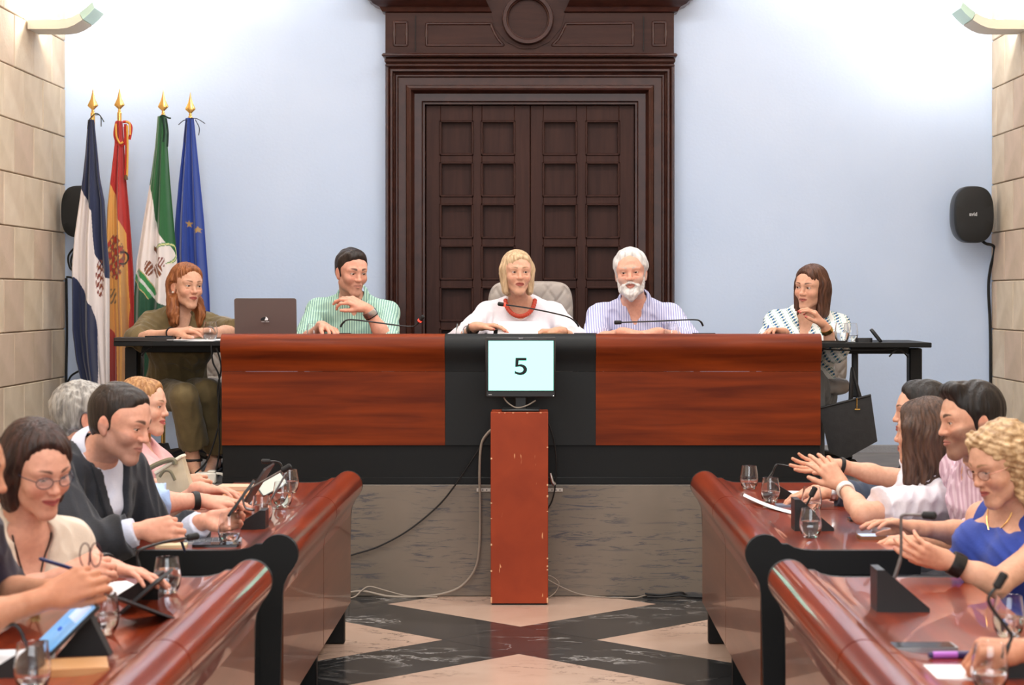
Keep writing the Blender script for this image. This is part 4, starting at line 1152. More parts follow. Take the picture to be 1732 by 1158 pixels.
r2 = N.new('ShaderNodeValToRGB'); r2.color_ramp.elements[0].position = .55; r2.color_ramp.elements[1].position = .65; L.new(w2.outputs['Fac'], r2.inputs[0])
mx = N.new('ShaderNodeMix'); mx.data_type = 'RGBA'; L.new(r2.outputs[0], mx.inputs[0]); L.new(r1.outputs[0], mx.inputs[6]); mx.inputs[7].default_value = (*srgb(238, 240, 240), 1)
mx.inputs[6].default_value = (1, 1, 1, 1); L.new(mx.outputs[2], bs.inputs['Base Color'])
P5.cloth('blouse', P5.top(.018, {1: 1.2, -1: 1.05}, neckcut=.055, vneck=(.052, .15), sleeve_r=.03), m5, disp=folds(.007, 60, 9))
HM = hair_mat('chestnut_hair', (66, 40, 30), (98, 64, 48))
P5.hair(long_hair(h, .165, .012, hairline=.098, open_w=.058, tilt=-.16, open_low=.14, sidefwd=-.012, flare=.006, sidew=.030), HM, disp=strands(h, .0016))
b = MB(); b.ball(h.W(.080, -.010, -.034), .006, 8); part('pearl_earring', b, mat('pearl_stud', srgb(235, 228, 220), .2), P5.root, world=True)
P5.limb_band('gold_watch', -1, .84, M['gold'], .022, .026, .005)
std_legs(P5, cloth_mat('grey_trousers', (128, 130, 132)), zf=ZP, fwd=.36, spread=.07)

# 6 -- blond woman at the far end of the left desk
h = Head(p3(243, 689, 7.95), 80, 3, 0, sc=.95, female=True, smile=.7, mouth=.25, open_=.85)
P6 = Person('smiling blond woman in a pink blouse at the far left', p3(212, 872, 8.02), p3(222, 752, 8.0), h, sh=.155, female=True, skin='fair', right=rgt(78), bust=.05,
            ra=dict(w=p3(298, 815, 7.72), e=p3(232, 832, 7.72), d=(1, .1, -.02), n=(-.1, .9, -.3), curl=(.5, .55, .6, .6), thumb=(.5, .3)),
            la=dict(w=p3(320, 822, 8.12), pole=(0, .6, -1), d=(1, -.3, 0), n=(0, -.8, -.3), curl=(.5, .55, .6, .6), thumb=(.5, .3)))
P6.finish(lip=srgb(190, 100, 96), hairc=srgb(130, 92, 60), nails=srgb(230, 190, 185))
PK = cloth_mat('pink_satin', (238, 190, 190), .6, (226, 174, 178))
P6.cloth('blouse', P6.top(.016, {1: 1.05, -1: 1.05}, neckcut=.056, vneck=(.04, .1), sleeve_r=.018), PK, disp=folds(.007, 62, 11))
P6.collar(PK, .05, .062, open_=1.2, point=.05, flare=.025)
HM = hair_mat('dark_blond_hair', (146, 100, 62), (190, 144, 96))
P6.hair(long_hair(h, .22, .010, hairline=.106, open_w=.066, open_low=.16, sidefwd=.015, back=.004, sidew=.030), HM, disp=strands(h, .0016))
beads(P6, [P6.El[1]*.82+P6.Wr[1]*.18+.04*(P6.right*0+V(.15*math.cos(a), math.cos(a), math.sin(a))) for a in np.linspace(0, 2*PI, 18)], .007, mat('red_beads', srgb(130, 30, 24), .4), 'bead_bracelet')
std_legs(P6, DARK_TR)

# 7 -- grey-haired man in a blue shirt
h = Head(p3(142, 708, 7.12), 118, 4, 0, sc=1.0, age=1)
P7 = Person('grey-haired man in a light blue shirt, turned away behind the suited man', p3(128, 910, 7.15), p3(150, 778, 7.12), h, sh=.185, skin='rosy', right=rgt(92), bulk=1.05,
            ra=dict(w=p3(338, 846, 7.0), e=p3(236, 852, 6.90), d=(1, .22, -.05), n=(.05, .3, -1), curl=(.15, .18, .2, .25), thumb=(.4, .2)),
            la=dict(w=p3(338, 826, 7.32), pole=(-.2, .5, -1), d=(1, -.2, -.05), n=(0, -.2, -1), curl=(.3, .3, .3, .3)))
P7.finish(hairc=srgb(140, 136, 132))
m7 = cloth_mat('light_blue_cotton', (176, 200, 238), .85, (160, 186, 230))
P7.cloth('shirt', P7.top(.014, {1: 1.42, -1: 1.4}, neckcut=.066, sleeve_r=.018), m7, disp=folds(.008, 65, 13))
P7.collar(m7, .044, .070)
P7.hair(short_hair(h, .018, hairline=.085, side=.006, nape=-.085), hair_mat('grey_hair', (120, 116, 112), (176, 172, 166)), disp=lambda P: topfwd(h, .002)(P)+curls(.002, 160)(P))
P7.limb_band('black_watch', 1, .93, M['rubber'], .022, .028, .005)
std_legs(P7, DARK_TR)

# 8 -- suited man
h = Head(p3(203, 716, 6.25), 70, 17, 0, sc=1.0, open_=.6, smile=.25, nose=1.15, brow=.0072, gaze=(0, 14))
P8 = Person('man in a dark suit and open white collar, bent over his tablet', p3(105, 985, 6.38), p3(156, 772, 6.34), h, sh=.20, skin='rosy', right=rgt(66), bulk=1.08, belly=.01,
            ra=dict(w=p3(236, 897, 6.02), e=p3(148, 925, 6.02), d=(1, -.05, .10), n=(.1, 1, -.25), curl=(.95, 1.0, 1.05, 1.1), thumb=(.15, .55), spread=.02, up=-.005),
            la=dict(w=p3(345, 881, 6.42), pole=(-.3, .5, -1), d=(1, -.25, .10), n=(.1, -.85, .5), curl=(.45, .5, .5, .5), thumb=(.5, .5)))
P8.finish(lip=srgb(190, 130, 118), hairc=srgb(40, 30, 27), beard=(srgb(160, 128, 120), .5))
WS = cloth_mat('white_shirt_cotton', (218, 222, 240), .85, (206, 212, 234))
P8.cloth('shirt', P8.top(.011, {1: 1.93, -1: 1.93}, neckcut=.057, sleeve_r=.004), WS, disp=folds(.003, 60, 15))
P8.collar(WS, .056, .066, open_=1.2, point=.06, flare=.024, lift=.036)
jk = P8.top(.024, {1: 1.78, -1: 1.76}, neckcut=.086, sleeve_r=.014)
a = P8.neck+P8.u*.03+P8.f*.09; bq = P8.neck-P8.u*.30+P8.f*.17
jk += [('s', cone(a, bq, .076, .010), .004), ('s', cone(a+P8.f*.07, bq+P8.f*.08, .080, .010), .004)]
P8.cloth('jacket', jk, NAVY, disp=folds(.007, 55, 17))
big = inflate(cone(a+P8.f*.04, bq+P8.f*.05, .125, .022), 0); big = (big[0], V(-99, -99, -99), V(99, 99, 99))
lp = P8.top(.035, {}, neckcut=.078); lp = [o for o in lp if o[0] == 'u'][:1]+[o for o in lp if o[0] == 'u'][1:]
lp += [('i', big, 0), ('s', cone(a, bq, .078, .012), .002), ('s', cone(a+P8.f*.07, bq+P8.f*.08, .082, .012), .002), ('s', cone(P8.neck-P8.u*.02, P8.head.W(0, .02, -.05), .092, .092), .004)]
P8.cloth('lapels', lp, NAVY, h=.005)
P8.hair(short_hair(h, .008, hairline=.082, nape=-.068), hair_mat('short_dark_hair', (30, 24, 22), (52, 40, 35)), disp=topfwd(h))
std_legs(P8, NAVY)
# 9 -- woman with glasses, nearer left desk
h = Head(p3(63, 795, 5.05), 46, 19, -4, sc=.95, female=True, age=1, open_=.5, smile=.8, gaze=(0, 16))
P9 = Person('smiling woman with glasses and a cream blouse at the left', p3(-40, 1105, 5.25), p3(34, 893, 5.12), h, sh=.165, female=True, skin='rosy', right=rgt(46), bust=.055, bulk=1.05,
            ra=dict(w=p3(104, 975, 4.88), e=p3(25, 1010, 4.88), d=(.8, .1, .3), n=(.3, .8, -.3), curl=(.8, .85, .9, .95), thumb=(.25, .5)),
            la=dict(w=p3(182, 957, 5.22), e=p3(118, 930, 5.40), d=(.9, -.35, -.12), n=(0, -.2, -1), curl=(.15, .18, .2, .25), thumb=(.5, .1)))
P9.finish(lip=srgb(180, 92, 90), hairc=srgb(52, 34, 30), hv=.0026)
CR = cloth_mat('cream_crepe', (232, 218, 202), .8, (222, 206, 190))
P9.cloth('blouse', P9.top(.016, {1: .55, -1: .55}, neckcut=.056, vneck=(.066, .17), sleeve_r=.016), CR, disp=folds(.007, 55, 19))
HM = hair_mat('dark_chestnut_hair', (40, 26, 24), (66, 42, 36))
P9.hair(long_hair(h, .115, .018, hairline=.114, open_w=.066, tilt=-.34, open_low=.13, sidefwd=.006, sidew=.034), HM, disp=strands(h, .0018))
glasses_on(P9, mat('dark_spectacle_frame', srgb(36, 34, 60), .3), r=.020)
b = MB(); nk = P9.neck
b.tube(on_skin(P9.ops_body, spline([nk+P9.right*.058+P9.f*.02+P9.u*.02, nk+P9.right*.048+P9.f*.08-P9.u*.01, nk+P9.f*.118-P9.u*.105, nk-P9.right*.048+P9.f*.08-P9.u*.01, nk-P9.right*.058+P9.f*.02+P9.u*.02], 6), P9.f), .0022, 6); pd = part('pendant_cord', b, M['rubber'], P9.root, world=True)
b = MB(); c = on_skin(P9.ops_body, [nk+P9.f*.126-P9.u*.112], P9.f, .008)[0]
for k in range(4): b.ball(c+P9.right*.009*math.cos(k*PI/2+.7)+P9.u*.009*math.sin(k*PI/2+.7), .008, 8)
part('clover_pendant', b, mat('green_enamel', srgb(110, 170, 90), .3), pd, world=True, label='green clover pendant')
b = MB()
for z in (-.045, -.056, -.067): b.ball(h.W(-.082, .004, z), .007, 8)
part('earring', b, M['rubber'], P9.root, world=True)
P9.limb_band('dark_watch', -1, .93, M['rubber'], .022, .027, .005)
std_legs(P9, DARK_TR)

# 10 -- cut by the left edge: dark sleeves, clasped hands with folded spectacles
h = Head(p3(-66, 800, 4.48), 84, 8, 0, sc=1.0, age=1)
P10 = Person('person in dark plum sleeves at the left edge, hands clasped round spectacles', p3(-165, 1130, 4.62), p3(-95, 895, 4.55), h, sh=.18, skin='tan', right=rgt(80), bulk=1.0,
             ra=dict(w=p3(72, 1013, 4.28), e=p3(-75, 1062, 4.25), d=(.80, .22, .34), n=(.2, .95, -.15), curl=(.62, .68, .72, .75), thumb=(.35, .4), sc=.98, spread=.03),
             la=dict(w=p3(98, 996, 4.62), e=p3(-8, 1006, 4.80), d=(.85, -.35, .28), n=(.1, -1, -.1), curl=(.75, .8, .85, .9), thumb=(.35, .4), sc=.98, spread=.03))
P10.finish(hairc=srgb(60, 45, 40), hv=.004)
PL = cloth_mat('plum_cotton', (40, 32, 50), .85, (34, 28, 44))
P10.cloth('shirt', P10.top(.016, {1: .92, -1: 1.12}, neckcut=.062, sleeve_r=.022), PL, disp=folds(.006, 55, 21))
P10.hair(short_hair(h, .012), hair_mat('brown_hair_edge', (60, 45, 38), (84, 64, 52)), h=.005)
std_legs(P10, DARK_TR)

# 11 -- dark-haired man at the back right
h = Head(p3(1558, 699, 7.72), -94, 2, 0, sc=1.0)
P11 = Person('dark-haired man at the far right, mostly hidden behind the white blouse', p3(1600, 885, 7.8), p3(1580, 768, 7.78), h, sh=.19, skin='warm', right=rgt(-90),
             la=dict(w=p3(1404, 832, 7.50), e=p3(1502, 846, 7.50), d=(-1, .05, -.02), n=(0, .1, -1), curl=(.3, .35, .4, .5), thumb=(.4, .3)),
             ra=dict(w=p3(1420, 826, 8.0), pole=(.2, .5, -1), d=(-1, 0, 0), n=(0, 0, -1), curl=(.3, .3, .3, .3)))
P11.finish(hairc=srgb(30, 24, 22), hv=.0032)
P11.cloth('jacket', P11.top(.018, {1: 1.9, -1: 1.88}, neckcut=.066, sleeve_r=.008), cloth_mat('slate_blue_cloth', (58, 68, 88), .85), disp=folds(.006, 60, 23))
P11.hair(short_hair(h, .013, hairline=.080, top=.008, quiff=.0), hair_mat('black_hair_back', (20, 17, 17), (36, 30, 28)), disp=topfwd(h))
P11.limb_band('steel_watch', -1, .95, M['steel'], .020, .027, .006)
std_legs(P11, DARK_TR)

# 12 -- white blouse, gesturing
h = Head(p3(1562, 733, 6.9), -118, 2, 0, sc=.95, female=True)
P12 = Person('woman with brown hair and white frilled blouse, gesturing with both hands', p3(1600, 950, 6.98), p3(1580, 800, 6.93), h, sh=.16, female=True, skin='warm', right=rgt(-92), bust=.05,
             la=dict(w=p3(1428, 826, 6.80), e=p3(1458, 868, 6.62), d=(-.55, .3, .70), n=(-.2, .9, .1), curl=(.4, .3, .35, .4), thumb=(.7, .1), spread=.12),
             ra=dict(w=p3(1418, 787, 7.12), e=p3(1502, 808, 7.16), d=(-1, -.1, -.02), n=(-.1, -.55, .8), curl=(.15, .15, .2, .25), thumb=(.7, .2), spread=.12))
P12.finish(lip=srgb(178, 100, 92), hairc=srgb(62, 44, 36))
WB = cloth_mat('white_cotton_blouse', (232, 228, 234), .85, (216, 212, 222))
P12.cloth('blouse', P12.top(.016, {1: .62, -1: .80}, neckcut=.058, sleeve_r=.03), WB, disp=folds(.006, 60, 25))
b = MB(); Pg = []
for k in range(41):         # frill over the shoulder
    t = k/40; q = P12.neck+(P12.S[-1]-P12.neck)*.62; c = q+P12.f*(.10-.21*t)+P12.u*(.060-.09*(2*t-1)**2-.01); wv_ = .006*math.sin(t*60)
    Pg.append([c+P12.right*(wv_), c-P12.right*(.030-wv_*1.5)+P12.u*.022])
part('frill', b.grid([[Vector(z) for z in r] for r in Pg]), WB, P12.root, world=True)
HM = hair_mat('brown_long_hair', (58, 42, 35), (92, 68, 56))
P12.hair(long_hair(h, .20, .018, hairline=.088, open_w=.046, open_low=.16, sidefwd=-.036, back=.015, sidew=.036), HM, disp=strands(h, .0022))
P12.limb_band('white_watch', -1, .93, M['white_plastic'], .024, .026, .005)
P12.limb_band('bead_bracelet', 1, .95, M['rubber'], .014, .026, .006)
std_legs(P12, cloth_mat('denim', (62, 84, 122)))

# 13 -- pink shirt
h = Head(p3(1641, 713, 6.45), -80, 8, 0, sc=1.0, open_=.6, nose=1.05, brow=.007, gaze=(0, 10))
P13 = Person('dark-haired man in a pale pink striped shirt', p3(1690, 955, 6.6), p3(1666, 785, 6.53), h, sh=.19, skin='warm', right=rgt(-76), bulk=1.04,
             la=dict(w=p3(1560, 912, 6.34), e=p3(1652, 915, 6.20), d=(-1, .3, -.05), n=(0, .3, -1), curl=(.4, .4, .45, .5)),
             ra=dict(w=p3(1560, 890, 6.75), pole=(.3, .5, -1), d=(-1, 0, -.05), n=(0, 0, -1), curl=(.4, .4, .4, .4)))
P13.finish(lip=srgb(180, 120, 108), hairc=srgb(26, 20, 19), beard=(srgb(96, 74, 66), .62))
m13 = stripe('pink_stripe_shirt', (226, 200, 214), (202, 168, 186), .011)
P13.cloth('shirt', P13.top(.014, {1: 1.2, -1: 1.2}, neckcut=.065, vneck=(.022, .045), sleeve_r=.016), m13, disp=folds(.006, 65, 27))
P13.collar(m13, .046, .070, open_=.9, point=.045)
button_line(P13, P13.neck+P13.f*.098-P13.u*.06, P13.neck+P13.f*.135-P13.u*.30, 4, M['white_plastic'])
P13.hair(short_hair(h, .014, hairline=.080, top=.012, quiff=.002), hair_mat('black_hair', (20, 17, 17), (34, 28, 27)), disp=topfwd(h, .0016))
std_legs(P13, DARK_TR)

# 14 -- blue dress
h = Head(p3(1694, 786, 5.75), -66, 20, 0, sc=.96, female=True, age=1, open_=.5, gaze=(0, 12), full=1.03)
P14 = Person('woman with curly blond hair and glasses in a blue dress', p3(1752, 1030, 5.88), p3(1720, 860, 5.82), h, sh=.17, female=True, skin='warm', right=rgt(-64), bust=.05, bulk=1.08,
             la=dict(w=p3(1614, 953, 5.50), e=p3(1684, 988, 5.50), d=(-.9, .12, .30), n=(.1, .75, .4), curl=(.25, .3, .35, .4), thumb=(.5, .3), spread=.08),
             ra=dict(w=p3(1556, 893, 5.96), e=p3(1650, 905, 6.1), d=(-.95, -.1, .20), n=(-.1, -.3, -.9), curl=(.2, .22, .28, .3), thumb=(.5, .3)))
P14.finish(lip=srgb(176, 96, 92), hairc=srgb(150, 116, 84), nails=srgb(210, 150, 140))
BL = cloth_mat('cobalt_dress', (48, 74, 168), .8, (38, 62, 150))
dr = [('u', P14.torso(.014), 0)]+[('u', P14.bust_prim(x, .014), .05) for x in (-1, 1)]
dr += [('s', half(P14.neck-P14.u*.045, P14.u-P14.f*.22), .01)]
for x in (-1, 1): dr.append(('s', cone(P14.S[x]-P14.u*.0, P14.S[x]-P14.u*.09, .072, .058), .01))
kn = [P14.hip+P14.f*.40+P14.right*sd*.11-V(0, 0, .03) for sd in (1, -1)]
for sd, k_ in zip((1, -1), kn): dr += [('u', cone(P14.hip+P14.right*sd*.09, k_, .10, .085), .05), ('u', cone(k_, k_+V(-.02, 0, -.22), .085, .10, cut=True), .03)]
P14.cloth('dress', dr, BL, disp=folds(.006, 60, 29))
for sd in (1, -1):
    b = MB(); a = P14.neck+P14.right*sd*.095
    arc = spline([a+P14.f*.118-P14.u*.125, a+P14.f*.09-P14.u*.05, a+P14.f*.02+P14.u*.012, a-P14.f*.07-P14.u*.03, a-P14.f*.105-P14.u*.11], 5)
    Pg = [[q-Vector(P14.right)*.02, q+Vector(P14.right)*.02] for q in arc]; Pg2 = Pg
    b.grid(Pg); b.grid([[q+Vector(P14.u)*.006+Vector(P14.f)*.004 for q in r] for r in Pg]); part('strap', b, BL, P14.root, world=True)
shin = []
for sd, k_ in zip((1, -1), kn):
    a_ = k_*V(1, 1, 0)+V(-.02, 0, .09)
    P14.hair([('u', cone(k_+V(-.02, 0, -.1), a_, .05, .036), 0)], SKIN, h=.01, name='lower_leg')
    P14.hair([('u', cone(a_+V(.03, 0, -.045), a_+V(-.13, 0, -.055), .042, .034), 0), ('s', half(V(0, 0, .002), (0, 0, -1)), 0)], SH_BLACK, h=.008, name='shoe')
HM = hair_mat('curly_blond_hair', (150, 116, 80), (206, 174, 134), st=(40, 40, 40))
lk = []
R5 = np.random.default_rng(5)
for k in range(26):
    a = R5.uniform(-2.5, 2.5); z = R5.uniform(-.10, .10); rr = (.088-.25*max(z-.05, 0)); q = (rr*math.sin(a), .02+rr*1.1*math.cos(a), z); lk.append((q, (q[0]*1.05, q[1]*1.03+.004, q[2]-.035), .019, .016))
P14.hair(long_hair(h, .105, .016, hairline=.094, open_w=.062, open_low=.12, sidefwd=.006, locks=lk, sidew=.036), HM, disp=curls(.0032, 165, 4))
glasses_on(P14, mat('rose_gold_frame', srgb(150, 100, 84), .3, .8), r=.019)
b = MB(); nk = P14.neck
b.tube(on_skin(P14.ops_body, spline([nk+P14.right*.055+P14.f*.02+P14.u*.02, nk+P14.right*.042+P14.f*.088-P14.u*.01, nk+P14.f*.118-P14.u*.040, nk-P14.right*.042+P14.f*.088-P14.u*.01, nk-P14.right*.055+P14.f*.02+P14.u*.02], 5), P14.f), .0018, 6); part('necklace', b, M['gold'], P14.root, world=True)
P14.limb_band('smart_watch', -1, .95, M['black_plastic'], .036, .027, .007)

# 15 -- fist at the bottom right corner
h = Head(p3(1925, 800, 4.3), -85, 10, 0)
P15 = Person('person beyond the right edge, resting a closed hand by the paper', p3(1990, 1180, 4.4), p3(1945, 900, 4.35), h, sh=.18, skin='tan', right=rgt(-85),
             la=dict(w=p3(1738, 1100, 4.12), e=p3(1880, 1120, 4.05), d=(-1, .05, .06), n=(.1, .3, -1), curl=(1.0, 1.05, 1.1, 1.15), thumb=(.2, .5), spread=.02),
             ra=dict(w=p3(1840, 1085, 4.7), pole=(.2, .4, -1), d=(-1, 0, 0), n=(0, 0, -1), curl=(.4, .4, .4, .4)))
P15.finish(hv=.005)
P15.cloth('shirt', P15.top(.014, {1: .8, -1: .8}, neckcut=.064, sleeve_r=.018), cloth_mat('grey_shirt_edge', (120, 124, 130)), disp=folds(.006, 55, 31), h=.007)
P15.hair(short_hair(h, .012), hair_mat('brown_hair_off', (50, 38, 32), (74, 56, 46)), h=.005)
std_legs(P15, DARK_TR)
# ================================================================ OBJECTS
def outline(pts, w, fn, t0, t1): return MB().prism(pts, fn, t0, t1)
def rrect(w, h, r, n=5):
    out = []
    for cx, cy, a0 in ((w/2-r, h/2-r, 0), (-w/2+r, h/2-r, 90), (-w/2+r, -h/2+r, 180), (w/2-r, -h/2+r, 270)):
        for k in range(n+1):
            a = math.radians(a0+90*k/n); out.append((cx+r*math.cos(a), cy+r*math.sin(a)))
    return out
def slab(name, w, h, t, r, m, parent, M3=None, c=(0, 0, 0), world=False, label=None):
    """rounded plate lying in xy, thickness t upward from c, rotated by M3 about c"""
    M3 = M3 or Matrix.Identity(3); c = Vector(c)
    b = MB().prism(rrect(w, h, r), lambda u, v, q: M3 @ Vector((u, v, q))+c, 0, t)
    return part(name, b, m, parent, world=world, label=label, ang=30)
def text(name, s, size, m, parent, M4, world=True, extrude=.0004, bold=0.0, align='CENTER'):
    cu = bpy.data.curves.new(name, 'FONT'); cu.body = s; cu.size = size; cu.align_x = align; cu.align_y = 'CENTER'; cu.extrude = extrude; cu.offset = bold; cu.resolution_u = 3
    o = bpy.data.objects.new(name, cu); COL.objects.link(o); dg = bpy.context.evaluated_depsgraph_get()
    me = bpy.data.meshes.new_from_object(o.evaluated_get(dg)); bpy.data.objects.remove(o); bpy.data.curves.remove(cu)
    me.materials.clear(); me.materials.append(m); me.transform(M4); o = link(name, me, parent, world); o['kind'] = 'thing'; del o['kind']; return o
FACE = Matrix.Rotation(PI/2, 4, 'X')           # text standing up, facing the camera

# ---- side tables
def side_table(lab, x0, x1, zt, posts):
    t = thing('side_table', lab, 'table', ((x0+x1)/2, 10.2, ZP))
    part('table_top', MB().box(((x0+x1)/2, 10.21, zt-.0125), (x1-x0, .62, .025), b=.003), M['black_desk'], t, world=True)
    for xp in posts:
        part('leg', MB().box((xp, 10.21, (ZP+zt)/2-.01), (.066, .09, zt-ZP-.05), b=.006), M['black_desk'], t, world=True)
        part('foot', MB().box((xp, 10.21, ZP+.016), (.07, .56, .03), b=.008), M['black_desk'], t, world=True)
    part('crossbar', MB().box(((x0+x1)/2, 10.21, zt-.045), (x1-x0-.12, .06, .04), b=.004), M['black_desk'], t, world=True)
ZL, ZR = 1.269, 1.262
side_table('black side table left of the presidential desk, under the papers', px(192, 0, 9.9).x, -1.60, ZL, [px(224, 0, 10.2).x])
side_table('black side table right of the presidential desk, with two glasses', 1.06, px(1576, 0, 9.9).x, ZR, [px(1547, 0, 10.2).x, 1.2])

# ---- quilted chairs on the platform
QUILT = mat('taupe_quilted_leather', srgb(172, 162, 154), .5, col2=srgb(160, 150, 143), scale=9, bump=.15, bscale=120)
CH_B = mat('black_chair_frame', (.012, .012, .013), .4)
def quilt_pad(name, w, h, t, m, parent, upright, c, p=.095, n=60):
    def sp(u, v, sgn):
        s_ = 1-(abs(u)**7); s2 = 1-(abs(v)**7); e = max(min(s_, s2), 0)**.45
        # squircle outline
        k = (abs(u)**6+abs(v)**6)**(1/6); q = max(abs(u), abs(v)); f_ = q/k if k > 1e-6 else 1
        X, Z = u*w/2*f_, v*h/2*f_
        g = 0
        for d in (X+Z*.75, X-Z*.75):
            a = abs(((d/p) % 1)-.5)*2; g = max(g, max(0, 1-(1-a)/.20))
        th = t/2*e-.010*g*(e > .5)
        return (X, -sgn*th, Z) if upright else (X, Z, sgn*th)
    b = MB()
    for sgn in (1, -1):
        P = []
        for i in range(n+1):
            P.append([Vector(sp(-1+2*i/n, -1+2*j/n, sgn))+Vector(c) for j in range(n+1)])
        b.grid(P)
    return part(name, b, m, parent, ang=60)
def office_chair(name, lab, h_, zc, group=None):
    t = thing(name, lab, 'chair', (0, 0, ZP), group=group)
    quilt_pad('backrest', .47, h_, .075, QUILT, t, True, (0, .25, zc))
    quilt_pad('seat', .50, .48, .09, QUILT, t, False, (0, 0, .455))
    part('back_bar', MB().box((0, .27, .44), (.09, .02, .20), b=.005), CH_B, t)
    part('gas_column', MB().tube([(0, 0, .09), (0, 0, .42)], .026, 12), CH_B, t)
    for s_ in (-1, 1):
        am = part('armrest', MB().box((s_*.275, .0, .655), (.06, .26, .04), b=.015), CH_B, t); part('arm_upright', MB().box((s_*.275, .0, .52), (.035, .10, .25), b=.008), CH_B, am)
    for k in range(5):
        a = k*2*PI/5+.3; c, s_ = math.cos(a), math.sin(a)
        lg = part('leg', MB().tube([(0, 0, .10), (c*.27, s_*.27, .065)], [.026, .016], 8), CH_B, t)
        part('castor', MB().tube([(c*.27-s_*.02, s_*.27+c*.02, .028), (c*.27+s_*.02, s_*.27-c*.02, .028)], .028, 12), CH_B, lg)
    return t
oc = office_chair('office_chair', 'high-backed taupe quilted chair behind the woman with coral beads', .60, .725)
oc.location = (px(897, 0, 10.68).x, 10.48, ZP); WM[oc.name] = Matrix.Translation(oc.location)
lc = None
for (x, y, rz, lab) in ((-1.90, 10.66, .10, 'taupe quilted chair under the woman in olive'), (px(594, 0, 10.5).x, 10.56, .1, 'taupe quilted chair under the young man in green stripes'),
                        (px(1090, 0, 10.7).x, 10.56, -.1, 'taupe quilted chair under the white-bearded man'), (px(1356, 0, 10.7).x, 10.62, -.15, 'taupe quilted chair under the woman in the patterned blouse')):
    if lc is None: lc = office_chair('office_chair', lab, .40, .635, 'low quilted chairs on the platform'); lc.location = (x, y, ZP); lc.rotation_euler = (0, 0, rz); WM[lc.name] = Matrix.Translation(lc.location)
    else: dup(lc, (x, y, ZP), rz, lab)
# council chairs in the hall, one per member
def council_chair(lab):
    t = thing('council_chair', lab, 'chair', (0, 0, 0), group='black chairs at the council desks'); DK = M['black_matte']
    part('seat', MB().box((0, 0, .40), (.48, .46, .08), b=.03), DK, t); part('backrest', MB().box((0, .24, .66), (.44, .05, .42), b=.02), DK, t)
    part('back_bar', MB().box((0, .245, .44), (.06, .025, .14), b=.005), CH_B, t); part('gas_column', MB().tube([(0, 0, .07), (0, 0, .38)], .025, 10), CH_B, t)
    for k in range(5):
        a = k*2*PI/5; part('leg', MB().tube([(0, 0, .08), (math.cos(a)*.27, math.sin(a)*.27, .03)], [.025, .03], 8), CH_B, t)
    return t
cc = None
for P_, nm in ((P6, 'the blond woman in pink'), (P7, 'the grey-haired man'), (P8, 'the suited man'), (P9, 'the woman with the green pendant'), (P10, 'the person in plum sleeves'),
               (P11, 'the dark-haired man at the far right'), (P12, 'the woman in the white blouse'), (P13, 'the man in the pink shirt'), (P14, 'the woman in blue'), (P15, 'the person beyond the right edge')):
    lab = 'black council chair under '+nm; f_ = P_.f; a = math.atan2(f_[0], -f_[1]); loc = (P_.hip[0]+f_[0]*.05, P_.hip[1]+f_[1]*.05, P_.hip[2]-.53)
    loc = (loc[0], loc[1], 0)
    if cc is None: cc = council_chair(lab); cc.location = loc; cc.rotation_euler = (0, 0, a); WM[cc.name] = Matrix.Translation(loc) @ Matrix.Rotation(a, 4, 'Z')
    else: dup(cc, loc, a, lab)

# ---- pedestal with the monitor
PED = mat('terracotta_painted_board', srgb(140, 48, 12), .6, col2=srgb(160, 60, 20), scale=5, detail=6, lo=.35, hi=.75)
N, L, bs = nodes(PED); tc = N.new('ShaderNodeTexCoord'); mp = N.new('ShaderNodeMapping'); mp.inputs['Scale'].default_value = (26, 26, 5); mp.inputs['Rotation'].default_value = (0, .25, 0); L.new(tc.outputs['Object'], mp.inputs[0])
nz = N.new('ShaderNodeTexNoise'); nz.inputs['Scale'].default_value = 1.6; nz.inputs['Detail'].default_value = 2; L.new(mp.outputs[0], nz.inputs['Vector'])
cr = N.new('ShaderNodeValToRGB'); cr.color_ramp.elements[0].position = .715; cr.color_ramp.elements[1].position = .74; L.new(nz.outputs['Fac'], cr.inputs[0])
mx = N.new('ShaderNodeMix'); mx.data_type = 'RGBA'; L.new(cr.outputs[0], mx.inputs[0]); L.new(bs.inputs['Base Color'].links[0].from_socket, mx.inputs[6]); mx.inputs[7].default_value = (*srgb(225, 165, 120), 1); L.new(mx.outputs[2], bs.inputs['Base Color'])
pc = (px(878.5, 0, 9.465).x, 9.465+.118, 0); pw, ph = .2785, .935
ped = thing('pedestal', 'tall terracotta-coloured wooden pedestal with chipped edges under the monitor', 'pedestal', pc)
part('column', MB().box((0, 0, ph/2+.004), (pw, .236, ph-.008), b=.002), PED, ped)
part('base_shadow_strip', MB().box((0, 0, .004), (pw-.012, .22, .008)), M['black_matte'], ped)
CHIP = mat('bare_chipped_wood', srgb(222, 176, 138), .8)
R6 = np.random.default_rng(3)
chips = [(-1, .002, .03), (1, .002, .026)]+[(R6.choice((-1, 1)), z, R6.uniform(.005, .014)) for z in R6.uniform(.08, .92, 12)]
for s_, z, sz in chips:
    part('edge_chip', MB().box((s_*(pw/2-.0035), -.1165, z+.008+sz/2), (.0085, .005, sz), b=.0018), CHIP, ped)
for x in R6.uniform(-.12, .12, 5): part('edge_chip', MB().box((x, -.1165, ph-.003), (R6.uniform(.004, .012), .005, .004), b=.001), CHIP, ped)
mz0, mz1 = 1.5-(672-500)/346.6, 1.5-(570-500)/346.6
mxc = px(880.5, 0, 9.52).x; mw = 119/346.6
mon = thing('monitor', 'black flat monitor showing a big number five, standing on the pedestal', 'monitor', (mxc, 9.55, ph))
GREYP = mat('monitor_plastic', (.018, .018, .02), .42)
part('casing', MB().box((mxc, 9.545, (mz0+mz1)/2), (mw, .05, mz1-mz0), b=.006), GREYP, mon, world=True)
